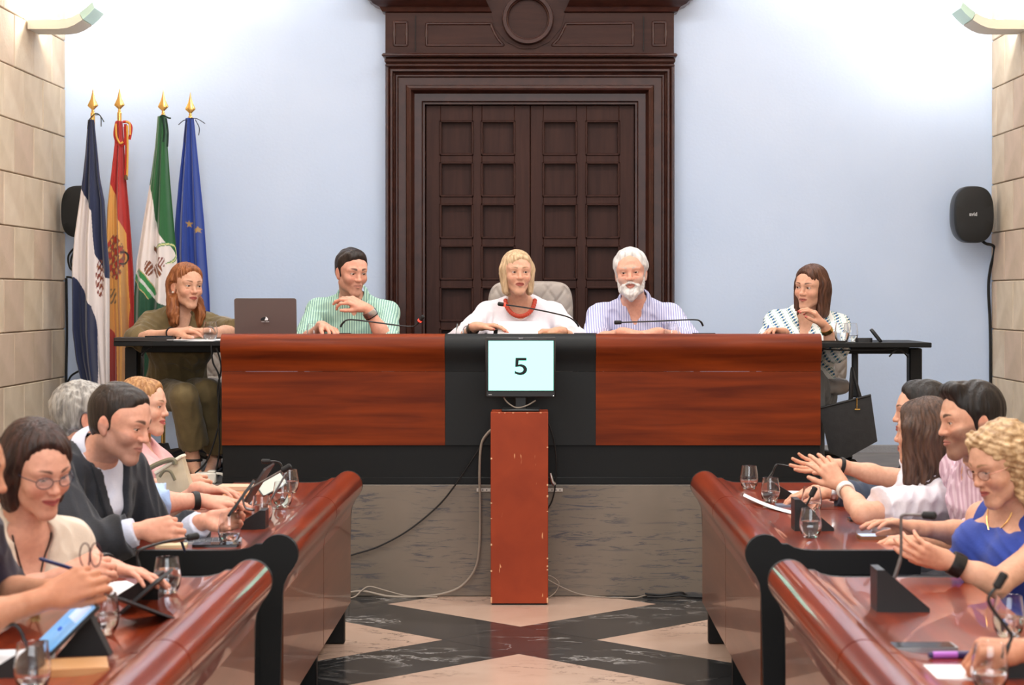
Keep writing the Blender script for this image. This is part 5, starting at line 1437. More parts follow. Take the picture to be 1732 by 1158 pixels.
sx0, sx1, sz0, sz1 = px(826.2, 0, 9.52).x, px(936, 0, 9.52).x, 1.5-(660-500)/346.6, 1.5-(576.2-500)/346.6
fr = MB(); bw = .006; cx_, cz_ = (sx0+sx1)/2, (sz0+sz1)/2
for (x, z, a, c) in ((cx_, sz1+bw/2, sx1-sx0+2*bw, bw), (cx_, sz0-bw/2, sx1-sx0+2*bw, bw), (sx0-bw/2, cz_, bw, sz1-sz0), (sx1+bw/2, cz_, bw, sz1-sz0)): fr.box((x, 9.519, z), (a, .006, c), b=.0015)
part('bezel', fr, M['black_plastic'], mon, world=True)
SCR = mat('lit_screen', (.33, 1, .78), .3, emit=3.1); nodes(SCR)[2].inputs['Base Color'].default_value = (.01, .01, .01, 1)
scr = part('screen', MB().box((cx_, 9.5195, cz_), (sx1-sx0, .003, sz1-sz0)), SCR, mon, world=True, smooth=False)
INK = mat('black_ink', (.003, .004, .008), .6)
# the figure 5, drawn as one flat outline
q = lambda x, y: ((x-880)/346.6*1.0, -(y-619)/346.6)
pts = [(890.6, 604.9), (890.6, 609.6), (877.2, 609.6), (876.7, 616.2), (880.5, 615.6)]
for a in np.linspace(-80, 150, 15): pts.append((880.2+11.4*math.cos(math.radians(a)), 624.8+9.3*math.sin(math.radians(a))))
pts[-1] = (870.8, 632.6)
pts += [(870.6, 626.8), (874.5, 628.9)]
for a in np.linspace(120, -95, 12): pts.append((879.0+6.3*math.cos(math.radians(a)), 624.6+5.0*math.sin(math.radians(a))))
pts += [(875.5, 619.9), (871.3, 620.4), (872.1, 604.9)]
part('figure_five', MB().prism([q(x, y) for x, y in pts], lambda u, v, t: (px(880, 0, 9.517).x+u, t, 1.5-(619-500)/346.6+v), 9.5182, 9.5165), INK, scr, world=True, smooth=False)
LOGO = mat('silver_print', srgb(190, 192, 196), .4)
text('lettering', 'lenovo', .0075, LOGO, mon, Matrix.Translation((px(881, 0, 9.52).x, 9.5195, mz1-.0042)) @ FACE, bold=.0002)
part('model_badge', MB().box((px(829, 0, 9.52).x, 9.5195, mz0+.014), (.016, .001, .003)), LOGO, mon, world=True, smooth=False)
part('power_light', MB().box((px(936, 0, 9.52).x, 9.519, mz0+.0085), (.004, .003, .004), b=.001), mat('led_white', (1, 1, 1), emit=2), mon, world=True)
part('stand_neck', MB().box((mxc, 9.585, (ph+mz0)/2+.04), (.06, .03, mz0-ph+.08), b=.006), M['black_plastic'], mon, world=True)
part('stand_base', MB().box((mxc, 9.575, ph+.007), (.185, .16, .013), b=.004), GREYP, mon, world=True)
cb = lambda pts, r=.004, n=7: MB().tube(spline(pts, n), r, 8)
c9 = lambda x, y, Y: px(x, y, Y)
part('monitor_lead', cb([c9(850, 668, 9.545), c9(858, 680, 9.545), c9(873, 689, 9.545), c9(890, 686, 9.545), c9(906, 677, 9.55)], .0035), M['grey_cable'], mon, world=True)

# ---- cables around the plinth
def cable(lab, pts, r, m, name='cable', group=None):
    b = cb(pts, r); o = part(name, b, m); return setp(o, lab, 'cable', group)
YW = 9.725
cable('thick grey cable looping from the pedestal down the plinth to the left desk', [c9(838, 722, 9.695), c9(825, 732, 9.694), c9(814, 752, 9.694), c9(811, 800, 9.70), c9(812, 850, YW), c9(811, 920, YW), c9(805, 958, YW), c9(787, 985, YW), c9(762, 1000, 9.71), (px(720, 0, 9.70).x, 9.70, .007), (px(660, 0, 9.69).x, 9.69, .007), (px(612, 0, 9.71).x, 9.71, .03), (px(570, 0, 9.72).x, 9.72, .01)], .0062, M['grey_cable'])
cable('thin grey cable with a kink along the foot of the plinth', [(px(740, 0, 9.68).x, 9.68, .006), (px(690, 0, 9.70).x, 9.70, .008), (px(655, 0, 9.715).x, 9.715, .03), (px(626, 0, 9.715).x, 9.715, .052), (px(612, 0, 9.70).x, 9.70, .036), (px(597, 0, 9.66).x, 9.66, .007), (px(560, 0, 9.62).x, 9.62, .006)], .004, M['grey_cable'])
cable('black cable slanting across the plinth to the left desk', [c9(836, 727, 9.695), c9(824, 738, 9.694), c9(800, 775, 9.70), c9(767, 824, 9.715), c9(738, 858, YW), c9(690, 897, YW), c9(640, 924, YW), c9(596, 938, YW), c9(560, 950, YW)], .0042, M['rubber'])
cable('short black lead with a silver plug right of the pedestal', [c9(922, 700, 9.70), c9(937, 745, 9.70), c9(941, 790, 9.70), c9(939, 822, 9.71), c9(934, 846, 9.72), c9(926, 860, 9.72)], .0035, M['rubber'])
o = part('cable_plug', MB().tube([c9(931, 800, 9.70), c9(934, 814, 9.70), c9(938, 819, 9.705)], [.006, .009, .011], 10), M['steel']); setp(o, 'silver plug beside the pedestal, above the bracket', 'plug')
cable('thin grey cable curling from behind the pedestal to the right', [c9(922, 974, 9.70), c9(932, 974, 9.705), c9(945, 985, 9.705), c9(940, 1000, 9.70), (px(928, 0, 9.66).x, 9.66, .006)], .0026, M['grey_cable'])
cable('thin grey cable running right along the plinth foot', [c9(920, 976, 9.70), c9(945, 990, 9.705), (px(975, 0, 9.70).x, 9.70, .022), (px(1010, 0, 9.69).x, 9.69, .006), (px(1070, 0, 9.66).x, 9.66, .005), (px(1100, 0, 9.70).x, 9.70, .014), (px(1150, 0, 9.69).x, 9.69, .006), (px(1215, 0, 9.66).x, 9.66, .005)], .0032, M['grey_cable'])
for k, (a, lab) in enumerate(((.010, 'black cable on the floor by the right desk, nearest of the tangle'), (.022, 'black cable on the floor by the right desk, raised middle loop'), (.006, 'black cable on the floor by the right desk, along the wall'))):
    yy = (9.66, 9.69, 9.72)[k]
    cable(lab, [(px(1095-k*4, 0, yy).x, yy, a), (px(1120, 0, yy).x, yy-.01, .008+a*.4), (px(1145+k*6, 0, yy).x, yy, a+.006), (px(1168, 0, yy).x, yy+.01, .01), (px(1230, 0, yy).x, yy-.02, .006)], .005, M['rubber'], group='tangle of black cables')
for (a, c, lab) in ((806, 834, 'perforated metal bracket left of the pedestal'), (922, 952, 'perforated metal bracket right of the pedestal')):
    x0, x1 = px(a, 0, 9.735).x, px(c, 0, 9.735).x; t = thing('bracket', lab, 'bracket', ((x0+x1)/2, 9.738, 1.5-.969))
    part('strip', MB().box((0, 0, 0), (x1-x0, .004, .017), b=.001), mat('zinc', srgb(196, 188, 180), .5, .2), t)
    for k in range(4): part('hole', MB().tube([(-.03+.02*k, -.001, 0), (-.03+.02*k, -.0026, 0)], .0034, 8), M['black_matte'], t)

# ---- flags
def flag(lab, xp, Y, ytip, ytop, ybot, wt, wb, fn, rib, cord=None, shape=None, lean=0, seed=0):
    """cloth gathered at the top of a pole and hanging in pleats; fn(u,v)->colour of the print"""
    base = px(xp, 640, Y); zt = px(0, ytop, Y).z; zb = px(0, ybot, Y).z; s_ = Y/F
    t = thing('flag', lab, 'flag', (base.x, Y, ZP), group=None)
    part('pole', MB().tube([(base.x, Y, ZP+.02), (base.x, Y, px(0, ytip+42, Y).z)], .013, 10), M['gold'], t, world=True)
    part('pole_base', MB().lathe([(0, 0), (.16, 0), (.16, .02), (.05, .04), (.03, .10), (0, .10)], 24, None, (base.x, Y, ZP)), M['black_matte'], t, world=True)
    z0 = px(0, ytip+45, Y).z; z1 = px(0, ytip, Y).z; H = z1-z0
    pr = [(0, 0), (.012, 0), (.012, .10), (.007, .12), (.010, .16), (.006, .20), (.011, .24), (.031, .36), (.026, .44), (.014, .60), (.006, .80), (.001, 1)]
    b = MB(); R_ = Matrix.Diagonal((1, .35, 1)); b.lathe([(r, z*H) for r, z in pr], 16, R_, (base.x, Y, z0)); part('finial', b, M['gold'], t, world=True)
    nu, nv = 104, 320; vs = []; cs = []; r = np.random.default_rng(seed); ph = r.uniform(0, 6, 4)
    for j in range(nv+1):
        v = j/nv; yl, yr = shape(v) if shape else (xp-wt/2-(wb-wt)/2*v**.8, xp+wt/2+(wb-wt)/2*v**.8)
        amp = .010+.035*min(1, v*2)
        for i in range(nu+1):
            u = i/nu; xx = yl+(yr-yl)*u
            dy = amp*(math.sin(u*14+ph[0]+1.5*v)+.5*math.sin(u*27+ph[1]-2*v))*.55-.055*math.sin(PI*u)*min(1, .3+v)
            vs.append((px(xx, 0, Y).x, Y-.012+dy, zt+(zb-zt)*v+.01*math.sin(u*9+ph[2])*v)); cs.append(fn(u, v, xx, ytop+(ybot-ytop)*v))
    f = np.array([(j*(nu+1)+i, j*(nu+1)+i+1, (j+1)*(nu+1)+i+1, (j+1)*(nu+1)+i) for j in range(nv) for i in range(nu)])
    me = np_mesh('cloth', np.array(vs), f, FLAGM, np.array([srgb(*c) for c in cs])); o = link('cloth', me, t, world=True)
    md = o.modifiers.new('thickness', 'SOLIDIFY'); md.thickness = .002
    # bow of cord at the top
    zc = px(0, ytop-3, Y).z
    for k, pts in enumerate(rib):
        part('ribbon', MB().tube(spline([px(x, y, Y-.03-.004*k) for x, y in pts], 5), .0045 if cord is None else cord, 6), RIBM[seed], t, world=True)
    return t
FLAGM = mat('flag_cloth', (1, 1, 1), .65, attr='Col', sheen=.3)
RIBM = {1: M['rubber'], 2: mat('red_ribbon', srgb(190, 50, 44), .7), 3: mat('dark_green_ribbon', srgb(14, 44, 34), .7), 4: mat('navy_cord', srgb(22, 30, 66), .7)}
def lerp_tab(y, tab):
    ys = [t[0] for t in tab]; return np.interp(y, ys, [t[1] for t in tab])
NAVY_C, WHITE_C = (26, 38, 74), (232, 222, 220)
def f1(u, v, x, y):
    if y < 318: return NAVY_C
    a = lerp_tab(y, [(318, 138), (340, 150), (357, 158), (400, 160), (430, 163), (460, 178), (480, 186)])   # right edge of the white field
    lo = lerp_tab(y, [(470, 128), (480, 138), (500, 150), (515, 158), (545, 166), (560, 168)])               # left edge lower down
    if y > 436 and (x-172)**2/56+(y-472)**2/1000 < 1 and math.sin(x*1.3+y*.5)+math.sin(y*.42-x*.3)+.5*math.sin(x*2.1) > -.2: return (120, 44, 38) if math.sin(y*.5+x) > -.4 else (168, 124, 90)
    if y < 470: return WHITE_C if x < a else NAVY_C
    if x < lo: return NAVY_C
    if y > 515 and x < lerp_tab(y, [(515, 159), (560, 166), (600, 167), (645, 167)]): return NAVY_C
    return WHITE_C
def f2(u, v, x, y):
    RED, YEL = (184, 44, 40), (226, 166, 88)
    l = lerp_tab(y, [(200, 260), (306, 187), (330, 197), (370, 204), (395, 215), (430, 217), (480, 219), (520, 222), (560, 218), (650, 222)])
    if y < 304: return RED
    c = YEL if x < l else RED
    if y > 500 and x > 204 and x < 219: c = (222, 158, 84)
    if y > 548 and x < lerp_tab(y, [(548, 186), (575, 201), (650, 203)]): c = (176, 52, 40)
    e = ((x-198)/15)**2+((y-436)/38)**2
    if e < 1 and y > 398:
        s_ = math.sin(x*.8+y*.25)+math.sin(y*.33-x*.45)+.6*math.sin(x*1.7+y*.7)
        if s_ > .55: c = (186, 60, 44)
        elif s_ > -.35: c = (150, 70, 44)
        elif s_ > -.8: c = (120, 108, 84)
    if abs(math.hypot(x-210, (y-435)*.8)-8) < 1.3 and x > 208: c = (48, 44, 40)
    if 490 < y < 515 and 190 < x < 200 and math.sin(x*.9+y*.5) > .1: c = (120, 100, 70)
    return c
def f3(u, v, x, y):
    GR = (24, 92, 46); l = lerp_tab(y, [(195, 240), (312, 255), (340, 262), (372, 264), (390, 270), (408, 281), (418, 290), (440, 300)])
    if y < 312: c = GR
    else: c = WHITE_C if x < l else GR
    if y > 440:
        c = WHITE_C
        if y > lerp_tab(x, [(220, 452), (232, 462), (255, 500), (290, 520)]): c = (20, 74, 50)
    # emblem: arch, figure, two lions, motto band
    d = math.hypot(x-282, y-429)
    if 14.5 < d < 19.5 and (y < 421 or (x > 282 and y < 445)): c = (40, 124, 64) if d < 15.9 or d > 18.2 else (214, 212, 150)
    if 262 < x < 270 and 417+(x-262)*.5 < y < 424+(x-262)*.9: c = (112, 66, 40)
    if ((x-254)/7)**2+((y-455)/13)**2 < 1 and math.sin(x*.9+y*.6) > -.75: c = (122, 68, 44)
    if ((x-270)/8)**2+((y-457)/12)**2 < 1 and math.sin(x*.8-y*.5) > -.6: c = (130, 76, 48)
    if abs(x-276) < 4.5 and 434 < y < 450 and math.sin(x*1.6+y*.7) > -.2: c = (120, 50, 40)
    m = (x-246)*.80-(y-480)*.6; n_ = (x-246)*.6+(y-480)*.8
    if abs(n_) < 27 and abs(m) < 9: c = (44, 130, 70) if abs(m) > 2.2 else (206, 208, 204)
    if abs(n_) < 27 and 9 <= abs(m) < 10.5: c = (190, 170, 120)
    return c
def f4(u, v, x, y):
    for cx, cy in ((322, 378.5), (337, 390)):
        a = math.atan2(x-cx, -(y-cy)); r = math.hypot(x-cx, y-cy); k = (a % (2*PI/5)); k = min(k, 2*PI/5-k)
        if r < 7.0*.42*math.sin(PI/5)/(.42*math.sin(PI/5-k)+math.sin(k)): return (176, 138, 78)
    return (28, 62, 150)
def tab(*rows):
    vv = [r[0] for r in rows]; return lambda y: (np.interp(y, vv, [r[1] for r in rows]), np.interp(y, vv, [r[2] for r in rows]))
def shp(ytop, ybot, tb): return lambda v: tb(ytop+(ybot-ytop)*v)
t1 = tab((203, 150, 160), (260, 146, 166), (300, 142, 170), (340, 137, 178), (400, 129, 182), (455, 125, 187), (560, 126, 187), (610, 132, 187), (652, 142, 187))
flag('flag with navy and white fields and a small crest, nearest the stone wall', 157, 11.28, 150, 203, 652, 0, 0, f1, [[(155, 198), (161, 192), (168, 194), (176, 206)], [(161, 194), (170, 196), (171, 214)], [(156, 196), (150, 205), (148, 218)]], .003, shp(203, 652, t1), seed=1)
t2 = tab((205, 196, 208), (245, 194, 211), (300, 187, 214), (350, 181, 219), (400, 179, 223), (460, 178, 227), (560, 181, 230), (650, 183, 226))
flag('red and yellow flag with a coat of arms, striped bow hanging from its pole', 202, 11.38, 149, 205, 655, 0, 0, f2, [[(197, 207), (194, 228), (200, 244), (207, 246), (212, 236), (211, 214)], [(208, 206), (217, 207), (222, 216), (219, 236)], [(212, 210), (214, 250), (212, 300)]], .0085, shp(205, 655, t2), seed=2)
t3 = tab((197, 267, 281), (250, 262, 284), (310, 253, 288), (370, 242, 293), (440, 230, 299), (500, 226, 300), (570, 226, 292), (650, 228, 290))
flag('green and white flag with lions under an arch, third from the stone wall', 276, 11.20, 152, 197, 655, 0, 0, f3, [[(270, 198), (276, 195), (284, 199), (289, 200)], [(275, 198), (278, 222), (276, 240)], [(281, 200), (284, 224), (283, 248)]], .0055, shp(197, 655, t3), seed=3)
t4 = tab((200, 315, 328), (250, 310, 333), (310, 303, 339), (370, 297, 345), (430, 294, 349), (500, 296, 354), (560, 300, 356), (650, 304, 354))
flag('blue flag with two gold stars showing, behind the woman in olive', 322, 11.42, 156, 200, 655, 0, 0, f4, [[(318, 202), (310, 204), (302, 211)], [(322, 200), (334, 201), (347, 209)], [(316, 202), (313, 222), (312, 241)], [(330, 202), (337, 216), (336, 229)]], .0026, shp(200, 655, t4), seed=4)
# second colour of the striped bow
fl = [o for o in COL.objects if o.name == 'flag.001'][0]; YRB = mat('yellow_ribbon', srgb(226, 170, 80), .7)
for pts in ([(196, 209), (197, 230), (203, 242), (208, 240)], [(213, 206), (219, 209), (220, 228)], [(215, 212), (216, 250), (215, 298)]):
    part('ribbon', MB().tube(spline([px(x, y, 11.33) for x, y in pts], 5), .006, 6), YRB, fl, world=True, label='yellow stripe of the bow')
part('tassel', MB().tube([px(213, 296, 11.33), px(213, 304, 11.33)], [.009, .012], 8), mat('bronze_fringe', srgb(110, 78, 40), .6), fl, world=True)

# ---- loudspeakers
def speaker(lab, xc, yc, Y, rz, w=.242, h=.338, lettering=True):
    c = px(xc, yc, Y); t = thing('loudspeaker', lab, 'loudspeaker', tuple(c), rz)
    n = 56; prof = []
    for k in range(n):
        a = 2*PI*k/n; ca, sa = math.cos(a), math.sin(a); e = 2/3.0
        prof.append((w/2*abs(ca)**e*(1 if ca > 0 else -1), h/2*abs(sa)**(.78)*(1 if sa > 0 else -1)))
    def ringv(s_, y): return [Vector((u*s_, y, v_*s_)) for u, v_ in prof]
    b = MB(); b.grid([r+[r[0]] for r in (ringv(.80, .085), ringv(.93, .07), ringv(.99, .03), ringv(1.0, -.01), ringv(.985, -.035))]); b.add(ringv(.80, .085), [tuple(range(n))]); part('cabinet', b, M['black_plastic'], t, ang=40)
    b = MB(); b.grid([r+[r[0]] for r in (ringv(.985, -.035), ringv(.965, -.052), ringv(.90, -.060), ringv(.5, -.064), ringv(.01, -.065))]); part('grille', b, mat('black_grille', (.016, .017, .018), .65, bump=.4, scale=10, bscale=420), t, ang=40)
    if lettering: text('lettering', 'avid', .030, LOGO, t, Matrix.Translation((-.012, -.066, 0)) @ FACE, world=False, bold=.001)
    part('wall_bracket', MB().box((0, .14, 0), (.05, .13, .08), b=.01), M['black_plastic'], t)
    return t
speaker('black rounded loudspeaker mounted in the right-hand corner', 1643.5, 363, 11.55, .10)
speaker('black rounded loudspeaker in the left corner, half hidden by the flags', 138, 358, 11.55, -.25, w=.22, h=.31, lettering=False)
cable('black cable hanging from the right-hand loudspeaker down the corner', [px(1662, 408, 11.60), px(1668, 412, 11.58), px(1679, 415, 11.66), px(1682, 425, 11.70), px(1675, 455, 11.74), px(1672, 490, 11.75), px(1675, 560, 11.75), px(1675.5, 680, 11.75), px(1675.5, 760, 11.75)], .009, M['rubber'])
cable('black cable down the left corner beside the flags', [px(112, 470, 11.745), px(113, 560, 11.745), px(112, 640, 11.745), px(114, 720, 11.745), px(114, 762, 11.745)], .008, M['rubber'])
for k, pts in enumerate(([(130, 415), (116, 432), (118, 452), (128, 460)], [(128, 420), (120, 440), (124, 455), (136, 462)], [(112, 468), (122, 470), (132, 480), (142, 490)], [(113, 650), (120, 636), (132, 628), (145, 622)])):
    cable(('black cable loop below the left loudspeaker, outer coil', 'black cable loop below the left loudspeaker, inner coil', 'black cable crossing behind the navy flag', 'black cable sagging behind the foot of the navy flag')[k], [px(x, y, 11.70) for x, y in pts], .006, M['rubber'], group='cables behind the flags')
# ---- things on the desks
ZT, ZD = .693, ZP+.7055                      # council desk tops, presidential desk top
def gpoint(x, ybase, z): Y = (CH-z)*F/(ybase-VY); return Vector(((x-VX)/F*Y, Y, z))
gl_out = [(0, .0), (.021, .0), (.026, .004), (.034, .020), (.0375, .038), (.0372, .055), (.034, .078), (.0305, .098)]
gl_in = [(.0292, .0975), (.0325, .078), (.0358, .055), (.0360, .038), (.0325, .022), (.022, .010), (0, .009)]
def tumbler(lab, p, level, group):
    t = thing('drinking_glass', lab, 'glass', tuple(p), group=group)
    part('glass_body', MB().lathe(gl_out+gl_in, 28), M['glass'], t)
    zs = [(r-.0004, z) for r, z in reversed(gl_in) if z < level]; rl = np.interp(level, [z for r, z in reversed(gl_in)], [r for r, z in reversed(gl_in)])-.0004
    part('water', MB().lathe(zs+[(rl, level), (0, level)], 28), M['water'], t)
    return t
GL = 'water glasses on the council desks'
for x, yb, lv, lab in ((490, 834, .05, 'half-full water glass at the far end of the left desk'), (478, 858, .056, 'water glass beside the grey tablet stand on the left desk'), (443, 885, .066, 'fullest water glass in the middle of the left desk'),
                       (388, 919, .032, 'nearly empty glass in front of the suited man\'s keyboard'), (283, 1003, .066, 'water glass beside the black tablet case on the nearer left desk'), (175, 1072, .048, 'water glass behind the lit blue tablet'),
                       (55, 1168, .022, 'water glass cut by the bottom edge at the left, by the gooseneck microphone'),
                       (1267, 827, .028, 'water glass farthest along the right desk'), (1303, 850, .046, 'water glass behind the curled sheet on the right desk'), (1373, 868, .040, 'water glass just behind the microphone base on the right desk'),
                       (1371, 909, .056, 'water glass in front of the microphone base on the right desk'), (1706, 1077, .048, 'water glass at the right edge behind the closed fist'), (1674, 1170, .040, 'water glass cut by the bottom edge beside the paper at the right')):
    tumbler(lab, gpoint(x, yb, ZT), lv, GL)
for x, Y, z, lv, lab in ((531, 9.98, ZD, .03, 'glass on the presidential desk beside the young man'), (1136, 9.98, ZD, .03, 'glass on the presidential desk before the white-bearded man'), (355.5, 9.98, ZL, .045, 'water glass on the left side table'),
                         (1424, 9.98, ZR, .05, 'darker water glass on the right side table'), (1439, 10.03, ZR, .03, 'paler water glass on the right side table, behind the other'), (783, 9.98, ZD, .03, 'glass on the presidential desk by the smart watch')):
    p = px(x, 0, Y); tumbler(lab, (p.x, Y, z), lv, 'water glasses on the platform')

# ---- gooseneck microphones
RING = mat('red_ring_light', (1, .05, .03), emit=3)
def mic(lab, p, rz, pts, tip='dark', wedge=(.10, .135, .108), group=None, neck=None):
    t = thing('microphone', lab, 'microphone', tuple(p), rz, group=group); a, c, h_ = wedge
    pg = [(-c/2, 0), (c/2, 0), (c/2, .010), (-c/2+.02, h_), (-c/2, h_)]
    part('base', MB().prism(pg, lambda u, v, q: (q, u, v), -a/2, a/2), M['black_plastic'], t, smooth=False)
    part('speak_button', MB().box((0, -.01, h_*.62), (.03, .018, .006), Matrix.Rotation(-math.atan2(h_-.01, c-.02), 3, 'X'), b=.002), M['black_matte'] if tip == 'dark' else RING, t)
    sp_ = spline(pts, 6); m_ = len(sp_)
    part('gooseneck', MB().tube(sp_, [.0052 if (k < m_*.22) else .0038 for k in range(m_)], 8), neck or M['black_plastic'], t, world=True)
    e, d = Vector(pts[-1]), (Vector(pts[-1])-Vector(pts[-2])).normalized()
    part('capsule', MB().tube([e-d*.004, e, e+d*.03, e+d*.034], [.006, .010, .0105, .007], 12), M['black_matte'], t, world=True)
    if tip == 'red': part('ring_light', MB().tube([e-d*.004, e+d*.004], .0112, 12), RING, t, world=True)
    return t
WD = (.115, .10, .050)
mic('gooseneck microphone with a lit red ring before the young man', (px(575, 0, 9.96).x, 9.98, ZD), 0, [px(576, 553, 9.98), px(580, 546, 9.98), px(590, 540.5, 9.98), px(620, 543, 9.98), px(690, 552, 9.95), px(704, 549, 9.94), px(710, 542, 9.93)], 'red', WD, 'platform microphones')
mic('gooseneck microphone with a red tip before the woman in white', (px(990, 0, 9.96).x, 9.98, ZD), 0, [px(979, 552, 9.98), px(972, 543, 9.97), px(955, 534, 9.95), px(900, 522, 9.90), px(853, 515, 9.86)], 'red', WD, 'platform microphones')
mic('gooseneck microphone with a black capsule before the bearded man', (px(1190, 0, 9.96).x, 9.98, ZD), 0, [px(1189, 551, 9.98), px(1184, 543, 9.97), px(1170, 540.5, 9.96), px(1110, 543, 9.92), px(1050, 545, 9.88)], 'dark', WD, 'platform microphones')
cm_ = lambda x, y, Y: px(x, y, Y)
mic('microphone with bent gooseneck at the far end of the left desk', gpoint(467, 833, ZT)+Vector((-.02, .25, 0)), 1.57, [cm_(486, 808, 8.05), cm_(481, 798, 8.05), cm_(478, 791, 8.05), cm_(474, 783, 8.05), cm_(466, 780, 8.05), cm_(456, 780, 8.05)], wedge=(.085, .11, .066), group='council microphones')
mic('microphone with silvery arm beside the tablet stand on the left desk', gpoint(425, 893, ZT), 1.57, [cm_(432, 862, 6.9), cm_(415, 858, 6.9), cm_(412, 835, 6.9), cm_(430, 822, 6.9), cm_(478, 795, 6.9)], wedge=(.085, .11, .066), group='council microphones', neck=M['silver'])
mic('black microphone arched over the nearer left desk before the suited man', gpoint(238, 1010, ZT), 1.57, [cm_(240, 968, 5.3), cm_(234, 950, 5.3), cm_(232, 935, 5.3), cm_(240, 928, 5.3), cm_(280, 916, 5.35), cm_(318, 909, 5.4)], wedge=(.085, .11, .066), group='council microphones')
mic('microphone leaning out of the bottom left corner', gpoint(30, 1140, ZT), 1.57, [cm_(44, 1098, 4.25), cm_(40, 1080, 4.25), cm_(32, 1062, 4.25), cm_(18, 1056, 4.25), cm_(-10, 1072, 4.25)], wedge=(.085, .11, .066), group='council microphones')
mic('microphone at the far end of the right desk, pointing at the open hand', gpoint(1322, 842, ZT), -1.57, [cm_(1298, 812, 7.7), cm_(1306, 800, 7.7), cm_(1312, 787, 7.7), cm_(1322, 786, 7.7), cm_(1370, 795, 7.6), cm_(1408, 800, 7.5)], wedge=(.085, .11, .066), group='council microphones')
mic('microphone base hidden behind two glasses on the right desk', gpoint(1374, 895, ZT), -1.57, [cm_(1360, 862, 6.75), cm_(1366, 850, 6.75), cm_(1372, 838, 6.75)], group='council microphones')
mic('big black wedge microphone on the nearer right desk', gpoint(1522, 1030, ZT), -1.57, [cm_(1508, 988, 5.02), cm_(1520, 955, 5.02), cm_(1524, 930, 5.02), cm_(1524, 880, 5.02), cm_(1527, 871, 5.02), cm_(1540, 870, 5.02), cm_(1562, 871, 5.0)], group='council microphones', neck=M['silver'])
mic('microphone rising over the closed fist at the bottom right', gpoint(1730, 1140, ZT), -1.57, [cm_(1698, 1113, 4.05), cm_(1706, 1090, 4.05), cm_(1711, 1075, 4.05), cm_(1700, 1058, 4.05), cm_(1672, 1016, 4.05), cm_(1686, 992, 4.05)], wedge=(.085, .11, .066), group='council microphones')

# ---- laptop, folder, papers on the platform
lap = thing('laptop', 'brown-grey open laptop seen from behind at the left end of the presidential desk', 'laptop', (px(449, 0, 10).x, 10.0, ZD))
LG = mat('taupe_aluminium', srgb(112, 98, 96), .4, .5)
slab('keyboard_base', .325, .22, .014, .012, LG, lap, c=(0, .11, 0))
Rl = Matrix.Rotation(math.radians(97), 3, 'X')
slab('lid', .318, .222, .007, .012, LG, lap, Rl, (0, .010, .117))
lg_ = MB().prism([(.020*math.cos(a), .013*math.sin(a)) for a in np.linspace(0, PI, 14)]+[(-.02, -.004), (.02, -.004)], lambda u, v, q: (u-.002, q, v+.117), -.0165, -.0185)
part('logo_emblem', lg_, INK, lap, smooth=False)
part('logo_emblem', MB().prism([(-.004, -.003), (.012, -.003), (.015, .003), (.010, .010), (.003, .017), (.001, .008)], lambda u, v, q: (u+.002, q, v+.117), -.0183, -.0196), M['paper'], lap, smooth=False, label='white half of the emblem')
for x_, w_ in ((-.010, .016), (.012, .018)): part('emblem_line', MB().box((x_, -.0172, .1065), (w_, .001, .0028)), LOGO, lap, smooth=False)
def lying(name, lab, cat, p, w, h, t, rz, m, group=None, r=.003, tilt=0, roll=0):
    th = thing(name, lab, cat, tuple(p), rz, group); slab('body' if cat not in ('paper',) else 'sheet', w, h, t, r, m, th, Matrix.Rotation(tilt, 3, 'X') @ Matrix.Rotation(roll, 3, 'Y')); return th
FOLD = mat('black_folder_card', (.02, .021, .024), .5)
fo = thing('folder', 'thick black folder with papers before the woman in white', 'folder', (px(872, 0, 9.97).x, 9.98, ZD))
slab('cover', .225, .20, .030, .004, FOLD, fo, Matrix.Rotation(.36, 3, 'X'), (0, 0, .030)); part('support', MB().box((0, .04, .03), (.20, .10, .058), b=.004), FOLD, fo)
slab('paper_stack', .205, .19, .012, .002, M['paper'], fo, Matrix.Rotation(.36, 3, 'X') @ Matrix.Rotation(.0, 3, 'Z'), (.012, .004, .063))
lying('paper_sheet', 'white sheets on the presidential desk before the bearded man', 'paper', (px(1100, 0, 10).x, 10.0, ZD), .30, .21, .004, .1, M['paper'])
lying('notebook', 'small tan notebook beside the black folder', 'notebook', (px(932, 0, 9.98).x, 9.96, ZD+.0), .10, .14, .052, .1, mat('tan_cover', srgb(170, 130, 96), .6))
lying('notebook', 'dark brown leather folder on the left side table', 'notebook', (px(246, 0, 9.98).x, 10.0, ZL), .30, .20, .018, .05, mat('dark_leather', srgb(44, 38, 36), .5), r=.01)
lying('phone', 'black phone on the brown leather folder', 'phone', (px(268, 0, 9.97).x, 9.99, ZL+.018), .14, .07, .009, .1, M['screen_dark'], r=.008)
for k in range(3): lying('paper_sheet', ('lowest printed sheet on the left side table', 'middle printed sheet on the left side table', 'top printed sheet under the clasped hands')[k], 'paper', (px(324+k*4, 0, 9.99).x, 10.02, ZL+.003*k), .21, .297, .0022, .15*k-.1+1.5, M['paper'], 'papers on the left side table')
cs_ = thing('spectacle_case', 'open dark spectacle case on the right side table', 'case', (px(1461, 0, 10).x, 10.0, ZR))
slab('case_bottom', .085, .06, .022, .02, FOLD, cs_); slab('case_lid', .085, .06, .012, .02, FOLD, cs_, Matrix.Rotation(.9, 3, 'Y') @ Matrix.Rotation(0, 3, 'X'), (.058, 0, .030))
lying('phone', 'black phone on the right side table by the desk end', 'phone', (px(1404, 0, 9.97).x, 9.98, ZR), .15, .075, .009, .05, M['screen_dark'], r=.008)
pen = lambda lab, a, b_, m, r=.0042, cat='pen': setp(part('pen', MB().tube([a, a+(b_-a)*.04, a+(b_-a)*.92, b_], [r*.5, r, r, r*.3], 8), m), lab, cat)
